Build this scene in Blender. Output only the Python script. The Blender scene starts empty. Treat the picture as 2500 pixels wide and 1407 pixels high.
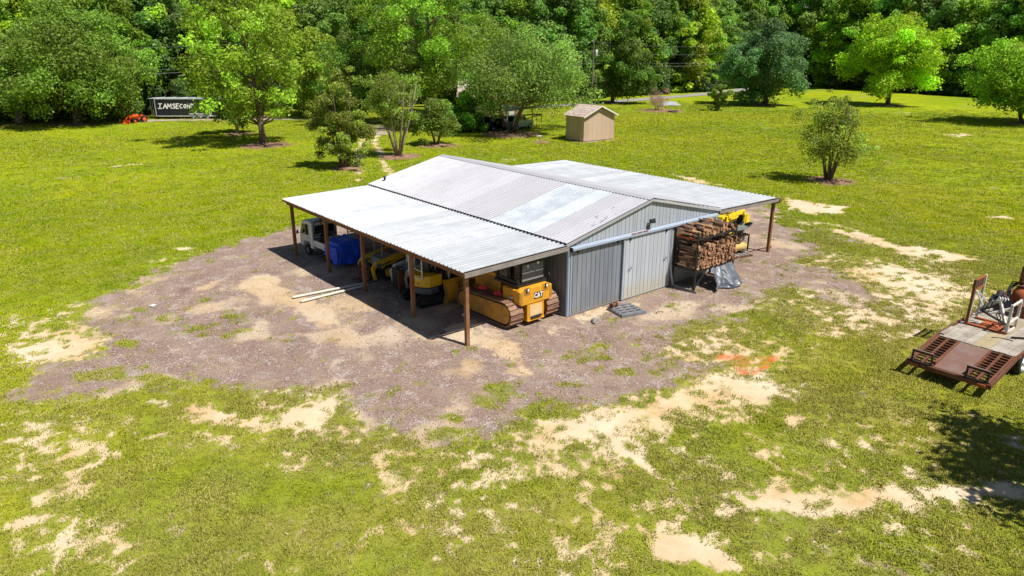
import bpy, bmesh, math, random
import numpy as np
from mathutils import Vector, Matrix, Euler
R = math.radians
PI = math.pi
rnd = random.Random(7)
sc = bpy.context.scene
COL = sc.collection

# ------------------------------------------------------------------ camera, sky, sun, exposure
cam_d = bpy.data.cameras.new('camera'); cam = bpy.data.objects.new('camera', cam_d); COL.objects.link(cam)
cam.location = (-17.87, -18.59, 10.0)
cam.rotation_euler = (R(90 - 18.97), 0, -math.atan2(.6316, .7752))
cam_d.sensor_width = 36; cam_d.lens = 25.14; cam_d.clip_end = 3000; cam_d.clip_start = .2
sc.camera = cam
SUN = Vector((.16, -.59, 1)).normalized()          # direction towards the sun
el = math.asin(SUN.z); az = math.atan2(SUN.x, SUN.y)
w = bpy.data.worlds.new('World'); sc.world = w; w.use_nodes = True
nt = w.node_tree; nt.nodes.clear()
sky = nt.nodes.new('ShaderNodeTexSky'); sky.sky_type = 'NISHITA'; sky.sun_disc = False
sky.sun_elevation = el; sky.sun_rotation = az; sky.air_density = 1.0; sky.dust_density = .4; sky.ozone_density = 1.0
bg = nt.nodes.new('ShaderNodeBackground'); bg.inputs[1].default_value = .055
wo = nt.nodes.new('ShaderNodeOutputWorld'); nt.links.new(sky.outputs[0], bg.inputs[0]); nt.links.new(bg.outputs[0], wo.inputs[0])
sd = bpy.data.lights.new('sun', 'SUN'); sd.energy = 5.0; sd.angle = R(.5); sd.color = (1, .955, .88)
so = bpy.data.objects.new('sun', sd); COL.objects.link(so); so.rotation_euler = SUN.to_track_quat('Z', 'Y').to_euler()
so.location = (0, -20, 40)
vs = sc.view_settings; vs.view_transform = 'Standard'; vs.look = 'None'; vs.exposure = .36; vs.gamma = 1; vs.use_curve_mapping = False
sc.cycles.max_bounces = 8; sc.cycles.transparent_max_bounces = 8

# ------------------------------------------------------------------ node helpers
def srgb(h):
    h = h.lstrip('#'); c = [int(h[i:i+2], 16)/255 for i in (0, 2, 4)]
    return tuple((v/12.92 if v <= .04045 else ((v+.055)/1.055)**2.4) for v in c)
class NT:
    def __init__(s, name):
        s.m = bpy.data.materials.new(name); s.m.use_nodes = True; s.t = s.m.node_tree; s.t.nodes.clear()
        s.out = s.t.nodes.new('ShaderNodeOutputMaterial')
    def n(s, typ, **kw):
        x = s.t.nodes.new(typ)
        for k, v in kw.items(): setattr(x, k, v)
        return x
    def l(s, a, b): s.t.links.new(a, b)
    def setin(s, node, i, v):
        if hasattr(v, 'is_linked') or isinstance(v, bpy.types.NodeSocket): s.l(v, node.inputs[i])
        else:
            if isinstance(v, tuple) and len(v) == 3 and node.inputs[i].type == 'RGBA': v = (*v, 1)
            node.inputs[i].default_value = v
    def noise(s, scale, detail=4, rough=.55, vec=None, dist=0.):
        x = s.n('ShaderNodeTexNoise'); x.inputs['Scale'].default_value = scale; x.inputs['Detail'].default_value = detail
        x.inputs['Roughness'].default_value = rough; x.inputs['Distortion'].default_value = dist
        if vec is not None: s.l(vec, x.inputs['Vector'])
        return x.outputs['Fac']
    def ramp(s, fac, a, b, c0=(0, 0, 0), c1=(1, 1, 1)):
        x = s.n('ShaderNodeValToRGB'); x.color_ramp.elements[0].position = a; x.color_ramp.elements[1].position = b
        x.color_ramp.elements[0].color = (*c0, 1); x.color_ramp.elements[1].color = (*c1, 1); s.l(fac, x.inputs[0]); return x.outputs[0]
    def mix(s, f, a, b, bt='MIX'):
        x = s.n('ShaderNodeMix'); x.data_type = 'RGBA'; x.blend_type = bt
        s.setin(x, 0, f); s.setin(x, 6, a); s.setin(x, 7, b); return x.outputs[2]
    def math(s, op, a, b=0., c=None):
        x = s.n('ShaderNodeMath', operation=op); s.setin(x, 0, a); s.setin(x, 1, b)
        if c is not None: s.setin(x, 2, c)
        return x.outputs[0]
    def mapr(s, v, a, b, c=0., d=1.):
        x = s.n('ShaderNodeMapRange'); x.interpolation_type = 'SMOOTHSTEP'
        s.l(v, x.inputs[0])
        for i, q in zip((1, 2, 3, 4), (a, b, c, d)): x.inputs[i].default_value = q
        return x.outputs[0]
    def pos(s): return s.n('ShaderNodeNewGeometry').outputs['Position']
    def obj(s): return s.n('ShaderNodeTexCoord').outputs['Object']
    def bump(s, h, strength=.3, dist=.02):
        x = s.n('ShaderNodeBump'); x.inputs['Strength'].default_value = strength; x.inputs['Distance'].default_value = dist
        s.l(h, x.inputs['Height']); return x.outputs[0]
    def bsdf(s, col, rough=.6, metal=0., spec=.5, normal=None, coat=0.):
        p = s.n('ShaderNodeBsdfPrincipled'); s.setin(p, 'Base Color', col); s.setin(p, 'Roughness', rough); s.setin(p, 'Metallic', metal)
        p.inputs['Specular IOR Level'].default_value = spec; p.inputs['Coat Weight'].default_value = coat
        if normal is not None: s.l(normal, p.inputs['Normal'])
        return p.outputs[0]
    def done(s, sh): s.l(sh, s.out.inputs[0]); return s.m
MATS = {}
def weather(name, c, c2=None, scale=3., amt=.5, rough=.6, metal=0., spec=.4, bump=.0, bscale=40., coat=0., spots=None, spotamt=.6):
    """a surface of one colour with mottled wear in a second one"""
    if name in MATS: return MATS[name]
    t = NT(name); v = t.obj()
    if c2 is None: c2 = tuple(x*.7 for x in c)
    f = t.ramp(t.noise(scale, 6, .6, v), .42, .72)
    f = t.math('MULTIPLY', f, amt)
    col = t.mix(f, c, c2)
    if spots is not None:
        col = t.mix(t.ramp(t.noise(scale*3.1, 5, .7, v), spotamt, spotamt+.06), col, spots)
    oi = t.n('ShaderNodeObjectInfo').outputs['Random']
    k = t.mapr(oi, 0, 1, *((.5, 1.3) if name in ('log_bark', 'split_wood', 'dry_split_wood') else (.92, 1.06)))
    hs = t.n('ShaderNodeHueSaturation'); t.l(col, hs.inputs['Color']); t.l(k, hs.inputs['Value'])
    r = t.mapr(t.noise(scale*2, 4, .5, v), .3, .7, max(.05, rough-.1), min(1, rough+.12))
    nrm = t.bump(t.noise(bscale, 4, .6, v), bump, .01) if bump else None
    MATS[name] = t.done(t.bsdf(hs.outputs[0], r, metal, spec, nrm, coat)); return MATS[name]

# ------------------------------------------------------------------ mesh helpers
ORD = ['first','second','third','fourth','fifth','sixth','seventh','eighth','ninth','tenth','eleventh','twelfth','thirteenth','fourteenth','fifteenth','sixteenth','seventeenth','eighteenth','nineteenth','twentieth']
class MB:
    """collects shapes and links them as one mesh object"""
    def __init__(s): s.v = []; s.f = []; s.mi = []; s.cur = 0
    def add(s, vs, fs, M=None):
        b = len(s.v)
        for p in vs:
            p = Vector(p); s.v.append(tuple(M @ p) if M is not None else tuple(p))
        for f in fs: s.f.append(tuple(b+i for i in f)); s.mi.append(s.cur)
        return s
    def m(s, i): s.cur = i; return s
    def box(s, c, d, rot=(0, 0, 0), taper=1.):
        x, y, z = d[0]/2, d[1]/2, d[2]/2; M = Matrix.Translation(c) @ Euler(rot).to_matrix().to_4x4()
        t = taper
        return s.add([(-x, -y, -z), (x, -y, -z), (x, y, -z), (-x, y, -z), (-x*t, -y*t, z), (x*t, -y*t, z), (x*t, y*t, z), (-x*t, y*t, z)],
                     [(0, 3, 2, 1), (4, 5, 6, 7), (0, 1, 5, 4), (1, 2, 6, 5), (2, 3, 7, 6), (3, 0, 4, 7)], M)
    def bb(s, x0, x1, y0, y1, z0, z1): return s.box(((x0+x1)/2, (y0+y1)/2, (z0+z1)/2), (x1-x0, y1-y0, z1-z0))
    def bar(s, a, b, wd, ht, up=(0, 0, 1)):
        a, b = Vector(a), Vector(b); d = b-a; L = d.length
        if L < 1e-5: return s
        d.normalize(); u = Vector(up)
        if abs(d.dot(u)) > .98: u = Vector((1, 0, 0))
        x = d.cross(u).normalized(); z = x.cross(d)
        M = Matrix((x, d, z)).transposed().to_4x4(); M.translation = (a+b)/2
        X, Y, Z = wd/2, L/2, ht/2
        return s.add([(-X, -Y, -Z), (X, -Y, -Z), (X, Y, -Z), (-X, Y, -Z), (-X, -Y, Z), (X, -Y, Z), (X, Y, Z), (-X, Y, Z)],
                     [(0, 3, 2, 1), (4, 5, 6, 7), (0, 1, 5, 4), (1, 2, 6, 5), (2, 3, 7, 6), (3, 0, 4, 7)], M)
    def tube(s, pts, r, n=8, cap=True):
        pts = [Vector(p) for p in pts]; rs = r if isinstance(r, (list, tuple)) else [r]*len(pts)
        base = len(s.v); pu = None
        for i, p in enumerate(pts):
            d = (pts[min(i+1, len(pts)-1)]-pts[max(i-1, 0)])
            if d.length < 1e-6: d = Vector((0, 0, 1))
            d.normalize()
            u = pu if pu is not None else (Vector((0, 0, 1)) if abs(d.z) < .9 else Vector((1, 0, 0)))
            x = d.cross(u)
            if x.length < 1e-4: x = d.cross(Vector((0, 1, .3)))
            x.normalize(); y = x.cross(d).normalized(); pu = y
            for k in range(n):
                a = 2*PI*k/n; s.v.append(tuple(p+(x*math.cos(a)+y*math.sin(a))*rs[i]))
        for i in range(len(pts)-1):
            for k in range(n):
                a = base+i*n+k; b = base+i*n+(k+1) % n
                s.f.append((a, b, b+n, a+n)); s.mi.append(s.cur)
        if cap:
            s.f.append(tuple(base+k for k in range(n))[::-1]); s.mi.append(s.cur)
            s.f.append(tuple(base+(len(pts)-1)*n+k for k in range(n))); s.mi.append(s.cur)
        return s
    def cyl(s, a, b, r, n=12, r2=None): return s.tube([a, b], [r, r if r2 is None else r2], n)
    def prism(s, poly, lo, hi, axis='x'):
        """extrude a 2-D outline along an axis: x->(y,z) y->(x,z) z->(x,y)"""
        n = len(poly)
        def P(p, h): return {'x': (h, p[0], p[1]), 'y': (p[0], h, p[1]), 'z': (p[0], p[1], h)}[axis]
        vs = [P(p, lo) for p in poly]+[P(p, hi) for p in poly]
        fs = [tuple(range(n))[::-1], tuple(range(n, 2*n))]+[(i, (i+1) % n, n+(i+1) % n, n+i) for i in range(n)]
        return s.add(vs, fs)
    def lathe(s, prof, c=(0, 0, 0), axis='z', n=20):
        base = len(s.v); c = Vector(c)
        for r, h in prof:
            for k in range(n):
                a = 2*PI*k/n; q = (r*math.cos(a), r*math.sin(a), h)
                q = {'z': q, 'x': (q[2], q[0], q[1]), 'y': (q[0], q[2], q[1])}[axis]
                s.v.append(tuple(c+Vector(q)))
        for i in range(len(prof)-1):
            for k in range(n):
                a = base+i*n+k; b = base+i*n+(k+1) % n
                s.f.append((a, b, b+n, a+n)); s.mi.append(s.cur)
        return s
    def mesh(s, name, mats, smooth=False, fixn=True):
        me = bpy.data.meshes.new(name); me.from_pydata(s.v, [], s.f)
        for m_ in (mats if isinstance(mats, (list, tuple)) else [mats]): me.materials.append(m_)
        me.polygons.foreach_set('material_index', s.mi)
        if fixn:
            bm = bmesh.new(); bm.from_mesh(me); bmesh.ops.recalc_face_normals(bm, faces=bm.faces); bm.to_mesh(me); bm.free()
        if smooth: me.polygons.foreach_set('use_smooth', [True]*len(me.polygons))
        me.update(); return me
    def build(s, name, mats, parent=None, bevel=0., smooth=False, loc=None, rot=None):
        o = bpy.data.objects.new(name, s.mesh(name, mats, smooth)); COL.objects.link(o)
        if parent is not None: o.parent = parent
        if loc is not None: o.location = loc
        if rot is not None: o.rotation_euler = rot
        if bevel:
            b = o.modifiers.new('bevel', 'BEVEL'); b.width = bevel; b.segments = 2; b.limit_method = 'ANGLE'; b.angle_limit = R(35)
            o.data.polygons.foreach_set('use_smooth', [True]*len(o.data.polygons))
            o.modifiers.new('wn', 'WEIGHTED_NORMAL')
        elif smooth:
            try: o.data.set_sharp_from_angle(angle=R(40))
            except Exception: pass
        return o
def tag(o, label=None, cat=None, group=None, kind=None):
    if label: o['label'] = label
    if cat: o['category'] = cat
    if group: o['group'] = group
    if kind: o['kind'] = kind
    return o
def thing(name, label, cat, loc=(0, 0, 0), rz=0., group=None):
    o = bpy.data.objects.new(name, None); COL.objects.link(o); o.location = loc; o.rotation_euler = (0, 0, rz)
    o.empty_display_size = .2
    return tag(o, label, cat, group)
def inst(name, me, parent=None, loc=(0, 0, 0), rot=(0, 0, 0), scale=(1, 1, 1)):
    o = bpy.data.objects.new(name, me); COL.objects.link(o)
    if parent is not None: o.parent = parent
    o.location = loc; o.rotation_euler = rot; o.scale = scale
    return o
def text_part(name, body, mat, parent, loc, rot, size, ext=.004, shear=0., bold=0., scale=(1, 1, 1)):
    cu = bpy.data.curves.new(name, 'FONT'); cu.body = body; cu.size = size; cu.extrude = ext; cu.align_x = 'CENTER'; cu.align_y = 'CENTER'
    cu.shear = shear; cu.offset = bold; cu.resolution_u = 3
    tmp = bpy.data.objects.new('tmp', cu); COL.objects.link(tmp)
    dg = bpy.context.evaluated_depsgraph_get(); me = bpy.data.meshes.new_from_object(tmp.evaluated_get(dg))
    bpy.data.objects.remove(tmp); me.name = name; me.materials.clear(); me.materials.append(mat)
    return inst(name, me, parent, loc, rot, scale)

# ------------------------------------------------------------------ numpy noise
def vnoise(x, y, seed=0):
    g = np.random.default_rng(seed).random((512, 512))
    xi = np.floor(x).astype(int); yi = np.floor(y).astype(int); fx = x-xi; fy = y-yi
    fx = fx*fx*(3-2*fx); fy = fy*fy*(3-2*fy); a = xi % 512; b = yi % 512; a1 = (a+1) % 512; b1 = (b+1) % 512
    return (g[a, b]*(1-fx)+g[a1, b]*fx)*(1-fy)+(g[a, b1]*(1-fx)+g[a1, b1]*fx)*fy
def fbm(x, y, scale, octs=4, seed=0, gain=.55):
    s = 0; a = 1; t = 0
    for i in range(octs):
        s = s+a*vnoise(x*scale*2**i+17.3*i, y*scale*2**i+5.1*i, seed+i); t += a; a *= gain
    return s/t
def smooth(e0, e1, x):
    t = np.clip((x-e0)/(e1-e0), 0, 1); return t*t*(3-2*t)
def poly_sd(px, py, poly):
    """signed distance, positive inside"""
    n = len(poly); d = np.full(px.shape, 1e9); ins = np.zeros(px.shape, bool)
    for i in range(n):
        ax, ay = poly[i]; bx, by = poly[(i+1) % n]
        ex, ey = bx-ax, by-ay; wx, wy = px-ax, py-ay
        t = np.clip((wx*ex+wy*ey)/(ex*ex+ey*ey+1e-9), 0, 1)
        d = np.minimum(d, (wx-ex*t)**2+(wy-ey*t)**2)
        c = ((ay <= py) & (by > py)) | ((by <= py) & (ay > py))
        xx = ax+(py-ay)*(bx-ax)/((by-ay) if abs(by-ay) > 1e-9 else 1e-9)
        ins ^= (c & (px < xx))
    return np.where(ins, 1, -1)*np.sqrt(d)
PATCHES = {
 'gravel': [
  ([(-1.8,19.9),(-3.1,20.0),(-5.5,19.2),(-8.4,17.8),(-10.3,16.6),(-11.9,15.0),(-13.0,13.7),(-14.0,13.1),(-14.7,11.9),(-14.2,10.1),(-14.7,8.1),(-15.8,7.7),(-16.8,7.5),(-17.5,7.3),(-17.7,5.4),(-16.8,4.5),(-16.3,4.2),(-14.4,3.9),(-12.5,2.5),(-9.9,0.2),(-9.8,-1.6),(-9.8,-3.7),(-8.6,-5.0),(-7.6,-4.9),(-5.9,-4.7),(-4.2,-5.6),(-2.2,-6.2),(-0.8,-6.7),(0.6,-6.6),(0.6,-4.6),(3.0,-3.9),(5.2,-4.1),(7.3,-3.7),(10.2,-3.8),(9.7,-6.9),(11.6,-6.3),(13.4,-4.1),(13.8,-1.9),(17.5,-1.2),(19.3,1.2),(19.9,3.2),(24.0,4.8),(24.8,6.4),(24.6,9.1),(21.4,22.0),(12.9,26.6),(5.8,26.3),(0.7,22.2)], 1.0, 0.5),
  ([(-16.7,4.6),(-15.4,4.4),(-14.4,3.7),(-15.4,3.3),(-16.4,3.9)], 0.9, 0.4),
  ([(19.3,0.6),(21.2,-0.4),(20.4,-1.9),(18.1,-1.7)], 0.7, 0.5),
 ],
 'sand': [
  ([(-7.6,13.2),(-6.6,12.0),(-6.4,8.8),(-6.6,5.2),(-7.0,4.3),(-8.2,5.0),(-8.3,6.9),(-8.2,9.6),(-8.5,11.5)], 0.95, 0.7),
  ([(-6.1,5.7),(-5.3,2.8),(-6.4,0.9),(-6.8,3.1)], 0.45, 0.8),
  ([(-9.9,13.4),(-8.7,13.1),(-8.9,12.2),(-10.0,12.4)], 0.7, 0.5),
  ([(-17.3,10.0),(-15.8,9.9),(-14.1,9.8),(-14.6,8.0),(-16.3,7.9),(-17.4,8.0)], 0.95, 0.5),
  ([(-14.0,2.3),(-12.2,0.4),(-10.0,-0.1),(-9.9,-1.0),(-11.1,-2.0),(-12.2,-0.9),(-13.5,0.8)], 0.85, 0.6),
  ([(-14.0,6.2),(-12.1,6.7),(-12.2,5.6),(-13.8,5.1)], 0.5, 0.7),
  ([(-8.0,-5.3),(-6.4,-5.5),(-4.3,-5.7),(-2.4,-6.4),(-0.5,-6.5),(1.5,-7.4),(1.2,-8.8),(-0.0,-9.0),(-1.6,-8.2),(-2.7,-7.9),(-4.0,-7.8),(-4.7,-7.5),(-5.5,-8.8),(-5.9,-8.6),(-5.8,-7.8),(-6.1,-7.0),(-7.3,-6.5),(-8.3,-6.0)], 0.9, 0.7),
  ([(-5.7,-6.9),(-4.8,-7.3),(-6.0,-8.9),(-6.9,-9.0),(-6.8,-8.0)], 0.55, 0.8),
  ([(-6.0,-10.8),(-4.1,-11.5),(-2.3,-12.6),(-0.6,-13.7),(1.0,-15.0),(0.3,-15.2),(-2.2,-13.4),(-3.8,-12.4),(-5.9,-11.2)], 1.35, 0.3),
  ([(-7.1,-10.3),(-6.7,-10.7),(-7.0,-11.0),(-6.7,-11.6),(-6.9,-12.6),(-7.4,-12.3),(-7.5,-11.8),(-7.9,-11.2),(-7.7,-10.8)], 1.0, 0.12),
  ([(-4.1,2.2),(-2.9,1.9),(-2.7,-0.0),(-3.4,-2.4),(-4.5,-3.3),(-4.3,-0.8),(-4.6,0.2),(-4.7,1.1)], 0.85, 0.5),
  ([(-7.5,0.2),(-5.8,1.5),(-6.1,0.7),(-7.6,-0.5)], 0.45, 0.5),
  ([(0.4,0.1),(1.9,-0.3),(3.5,-0.6),(3.3,-1.2),(1.1,-1.0),(-0.3,-0.7)], 0.8, 0.3),
  ([(-1.2,0.9),(-0.6,-1.0),(-1.5,-1.3),(-1.9,0.1)], 0.5, 0.4),
  ([(21.0,1.2),(21.6,-0.8),(20.8,-3.4),(21.3,-6.0),(20.8,-7.5),(18.8,-6.4),(18.7,-4.3),(19.7,-1.4)], 0.85, 0.5),
  ([(14.5,-3.6),(17.1,-4.6),(16.3,-7.2),(15.0,-9.3),(12.4,-8.7),(12.9,-7.4),(13.0,-5.4)], 0.8, 0.7),
  ([(27.2,7.4),(26.9,5.9),(27.4,2.6),(25.5,2.0),(23.6,2.9),(24.2,5.2)], 0.85, 0.5),
  ([(27.9,17.8),(28.7,15.6),(27.5,12.1),(26.1,13.7)], 0.8, 0.6),
  ([(21.9,3.5),(22.0,1.5),(20.8,0.6),(19.8,2.0)], 0.4, 0.6),
  ([(5.8,-7.0),(7.6,-7.1),(6.8,-7.8),(5.3,-7.5)], 0.6, 0.5),
  ([(8.7,-1.7),(10.5,-1.8),(9.8,-2.6),(8.0,-2.6)], 0.45, 0.5),
  ([(31.8,-3.1),(32.7,-4.1),(31.8,-5.3),(30.9,-3.8)], 0.7, 0.6),
  ([(30.3,6.3),(30.3,4.5),(29.5,3.8),(29.2,5.4)], 0.3, 0.6),
  ([(-10.8,-7.6),(-10.4,-7.8),(-10.5,-8.3),(-11.1,-8.2)], 0.7, 0.3),
  ([(-8.4,-6.0),(-7.6,-6.8),(-8.0,-7.6),(-8.7,-6.9)], 0.5, 0.6),
  ([(-6.1,50.8),(-3.6,50.2),(-3.7,49.1),(-6.0,49.4)], 0.7, 0.8),
  ([(-9.1,20.2),(-7.8,19.4),(-8.2,18.7),(-9.2,19.4)], 0.8, 0.6),
  ([(-10.9,18.6),(-9.3,18.9),(-9.4,17.8),(-10.9,17.8)], 0.45, 0.6),
  ([(-0.4,-9.6),(0.1,-9.9),(-0.2,-10.2),(-0.7,-10.0)], 0.8, 0.2),
  ([(2.9,-13.1),(3.1,-14.3),(2.4,-14.5),(2.5,-13.6)], 0.6, 0.5),
  ([(-0.7,-12.8),(-0.2,-13.0),(-0.7,-13.3),(-1.1,-13.1)], 0.8, 0.15),
  ([(8.9,34.6),(17.6,50.0),(20.6,54.2),(19.2,50.8),(13.8,42.0),(9.4,33.0)], 0.5, 0.8),
  ([(18.4,49.3),(21.5,53.5),(17.6,46.1),(10.5,30.8),(9.8,30.9),(14.6,41.4)], 0.6, 0.6),
  ([(94.5,29.3),(97.0,28.9),(94.6,27.6),(92.8,28.3)], 0.6, 1.5),
  ([(72.2,14.5),(77.8,14.0),(75.1,12.1),(69.8,12.7)], 0.6, 1.0),
  ([(55.8,65.9),(58.2,65.7),(57.4,61.2),(53.4,61.2)], 0.5, 1.5),
  ([(22.5,32.4),(23.6,32.2),(22.8,31.0),(21.9,31.4)], 0.7, 0.8),
 ],
 'speckle': [
  ([(-17.8,4.4),(-16.5,2.9),(-15.4,1.6),(-15.6,-0.5),(-16.7,-1.6),(-17.6,-2.0),(-18.3,-1.8)], 1.0, 1.0),
  ([(-14.9,1.4),(-11.9,-1.6),(-10.7,-3.6),(-11.0,-4.6),(-13.2,-2.1),(-15.1,0.5)], 0.6, 1.0),
  ([(-10.8,-3.5),(-8.2,-5.9),(-7.6,-7.3),(-8.8,-7.5),(-11.0,-5.6)], 0.75, 1.0),
  ([(-6.3,-4.4),(2.7,-7.4),(1.2,-9.1),(-2.4,-9.3),(-5.1,-8.7),(-7.5,-8.9),(-8.2,-7.5),(-8.1,-5.4)], 0.8, 1.0),
  ([(-16.9,14.5),(-13.4,12.9),(-14.0,7.5),(-14.2,3.4),(-17.8,4.4)], 0.85, 1.0),
  ([(-11.9,2.2),(-8.0,-1.6),(-8.8,-4.9),(-11.2,-2.7)], 0.7, 0.8),
  ([(17.2,-0.9),(19.4,-6.5),(15.9,-9.7),(10.0,-9.6),(6.2,-8.4),(5.3,-5.8),(7.3,-2.7)], 0.75, 1.2),
  ([(-0.5,-3.0),(4.8,-4.3),(5.0,-7.5),(-0.4,-7.9),(-1.9,-6.0)], 0.7, 1.0),
  ([(-4.0,-6.2),(5.1,-13.7),(-2.7,-16.1),(-18.4,-3.2),(-18.3,-1.6),(-11.4,-5.3)], 0.36, 2.0),
  ([(-14.7,-5.1),(-13.7,-6.0),(-14.3,-6.6),(-15.2,-5.9)], 0.7, 0.8),
  ([(-18.1,0.6),(-15.7,-1.8),(-15.8,-5.4),(-18.4,-3.2)], 0.55, 1.0),
  ([(-11.0,-5.6),(-6.7,-8.8),(-8.6,-11.2),(-12.2,-8.4)], 0.5, 1.2),
  ([(-5.8,-9.3),(2.2,-14.6),(-0.5,-15.4),(-6.6,-11.1)], 0.5, 0.8),
 ],
 'weeds': [
  ([(6.1,-4.2),(8.2,-5.1),(6.9,-6.5),(4.9,-7.0),(3.2,-5.8)], 1.0, 0.5),
  ([(9.0,-3.1),(10.1,-3.6),(9.2,-4.6),(7.1,-4.1)], 0.9, 0.4),
  ([(2.3,-2.8),(3.8,-3.2),(4.5,-4.6),(2.9,-5.3),(1.3,-4.0)], 0.6, 0.6),
  ([(-2.1,-3.0),(-0.9,-3.4),(-1.1,-3.8),(-2.2,-3.4)], 0.8, 0.3),
  ([(-2.0,-4.4),(-1.5,-4.6),(-1.7,-4.9),(-2.2,-4.7)], 0.9, 0.2),
  ([(-0.4,-4.9),(0.3,-5.3),(-0.1,-5.7),(-0.6,-5.5)], 0.9, 0.25),
  ([(-4.5,-3.9),(-3.7,-4.3),(-3.9,-4.6),(-4.6,-4.2)], 0.9, 0.25),
  ([(-5.7,-3.0),(-5.1,-3.3),(-5.6,-4.0),(-6.1,-3.7)], 0.9, 0.3),
  ([(-6.4,-3.0),(-6.1,-3.5),(-6.7,-4.0),(-6.8,-3.5)], 0.8, 0.3),
  ([(-5.7,-4.8),(-4.8,-5.2),(-5.3,-5.6),(-6.0,-5.3)], 0.8, 0.3),
  ([(-8.0,-3.0),(-7.5,-3.4),(-7.8,-4.0),(-8.3,-3.5)], 0.8, 0.3),
  ([(-9.1,-3.3),(-8.2,-4.3),(-7.5,-4.6),(-8.4,-4.7),(-9.4,-4.0)], 0.8, 0.3),
  ([(-15.9,6.2),(-14.7,5.8),(-14.1,5.0),(-14.8,4.7),(-15.9,5.4)], 0.9, 0.3),
  ([(-14.1,8.1),(-13.6,8.1),(-13.7,7.3),(-14.1,7.2)], 0.7, 0.3),
  ([(-14.1,5.0),(-12.8,3.1),(-13.0,2.3),(-14.2,3.4)], 0.9, 0.3),
  ([(-11.0,7.0),(-9.8,7.1),(-10.0,5.7),(-11.0,5.4)], 0.45, 0.5),
  ([(-10.4,7.1),(-7.9,7.2),(-8.1,6.2),(-10.6,5.7)], 0.4, 0.6),
  ([(-10.7,0.5),(-9.8,0.5),(-10.0,-0.2),(-10.8,-0.0)], 0.9, 0.3),
  ([(-0.5,-3.7),(0.8,-4.1),(-0.0,-5.1),(-1.0,-4.6)], 0.5, 0.4),
  ([(20.0,1.2),(18.9,-1.3),(19.5,-2.8),(17.8,-4.3),(16.3,-2.6),(17.2,-0.9)], 0.85, 0.4),
  ([(-4.7,0.3),(-4.4,0.0),(-4.6,-0.4),(-4.8,-0.0)], 0.9, 0.12),
  ([(-3.6,-6.6),(-1.9,-7.5),(-2.8,-8.5),(-4.3,-8.0),(-4.5,-7.0)], 0.6, 0.6),
  ([(-7.8,-5.4),(-7.0,-6.0),(-7.3,-6.3),(-8.0,-5.8)], 0.9, 0.25),
  ([(-3.6,20.5),(-2.6,20.6),(-2.9,19.9),(-3.8,19.9)], 0.4, 0.3),
  ([(18.4,0.8),(19.9,-0.1),(19.1,-0.6),(17.8,0.2)], 0.6, 0.3),
 ],
 'dark': [
  ([(-14.0,3.9),(-13.6,3.8),(-13.7,3.1),(-14.0,3.1),(-14.3,3.2)], 0.9, 0.2),
  ([(-13.8,2.9),(-13.3,2.6),(-13.3,2.0),(-13.8,2.4)], 0.8, 0.2),
  ([(-3.5,1.6),(-3.1,1.2),(-3.4,0.7),(-3.7,1.2)], 0.6, 0.15),
  ([(-10.6,13.3),(-9.8,13.3),(-10.2,12.3),(-10.9,12.4)], 0.6, 0.3),
  ([(-8.4,8.4),(-7.8,8.3),(-8.2,7.7)], 0.4, 0.3),
  ([(17.7,3.1),(19.9,3.2),(17.6,2.0)], 0.5, 0.4),
  ([(12.2,-4.6),(13.6,-5.0),(11.0,-6.4),(9.8,-6.0)], 0.35, 0.6),
  ([(-6.2,6.9),(-5.7,6.9),(-6.2,5.8),(-6.6,6.0)], 0.5, 0.3),
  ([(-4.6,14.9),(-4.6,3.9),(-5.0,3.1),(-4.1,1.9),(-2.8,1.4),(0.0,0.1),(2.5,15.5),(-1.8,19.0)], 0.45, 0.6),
 ],
 'red': [
  ([(1.6,-6.0),(2.0,-6.1),(2.0,-6.5),(1.4,-6.5),(1.3,-6.3)], 0.95, 0.3),
  ([(1.2,-6.8),(1.2,-7.3),(2.2,-7.3),(2.0,-7.5),(1.1,-7.5),(0.9,-7.2)], 1.0, 0.22),
  ([(1.7,-5.9),(3.3,-7.1),(2.1,-7.5),(1.1,-7.5),(1.0,-7.0)], 0.5, 0.35),
  ([(2.6,-6.8),(3.2,-7.1),(2.4,-7.4),(2.2,-7.2)], 0.8, 0.2),
 ],
 'brown': [
  ([(9.4,-4.4),(13.0,-6.0),(12.2,-9.2),(7.4,-10.0),(5.2,-8.2),(6.5,-6.7)], 0.9, 1.0),
  ([(1.6,-3.8),(3.9,-4.6),(2.5,-6.8),(-0.5,-7.4),(-1.2,-6.2)], 0.9, 0.8),
  ([(3.3,-7.0),(6.7,-8.9),(3.0,-10.6),(0.6,-9.3)], 0.4, 1.2),
  ([(-13.9,-4.3),(-10.7,-5.9),(-10.8,-7.8),(-13.8,-6.2)], 0.5, 1.2),
  ([(-16.2,22.5),(-11.2,20.3),(-8.9,20.4),(-12.2,16.0),(-16.8,15.6)], 0.4, 1.5),
  ([(32.4,10.8),(41.5,5.6),(29.4,-6.4),(24.0,-2.0)], 0.4, 3),
  ([(1.5,-10.7),(5.7,-13.5),(1.5,-14.8),(-0.2,-12.6)], 0.45, 1),
  ([(-10.7,-5.9),(-6.9,-9.0),(-9.0,-10.9),(-11.5,-8.8)], 0.3, 1),
 ],
 'ruts': [
  ([(30.7,70.6),(19.4,52.9),(12.6,41.4),(7.4,31.1)], 0.9, 0.45),
  ([(29.5,66.2),(19.5,50.6),(13.4,37.8),(9.7,29.2)], 0.9, 0.45),
  ([(-5.4,2.9),(-5.2,0.3),(-4.6,-3.2)], 0.5, 0.22),
  ([(-7.6,0.0),(-6.2,1.2),(-5.6,1.4)], 0.5, 0.2),
  ([(-8.2,12.0),(-11.2,11.1),(-14.1,10.0),(-16.2,8.5)], 0.55, 0.35),
  ([(-6.8,14.9),(-11.0,13.6),(-14.0,12.2),(-16.6,9.6)], 0.4, 0.3),
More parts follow.
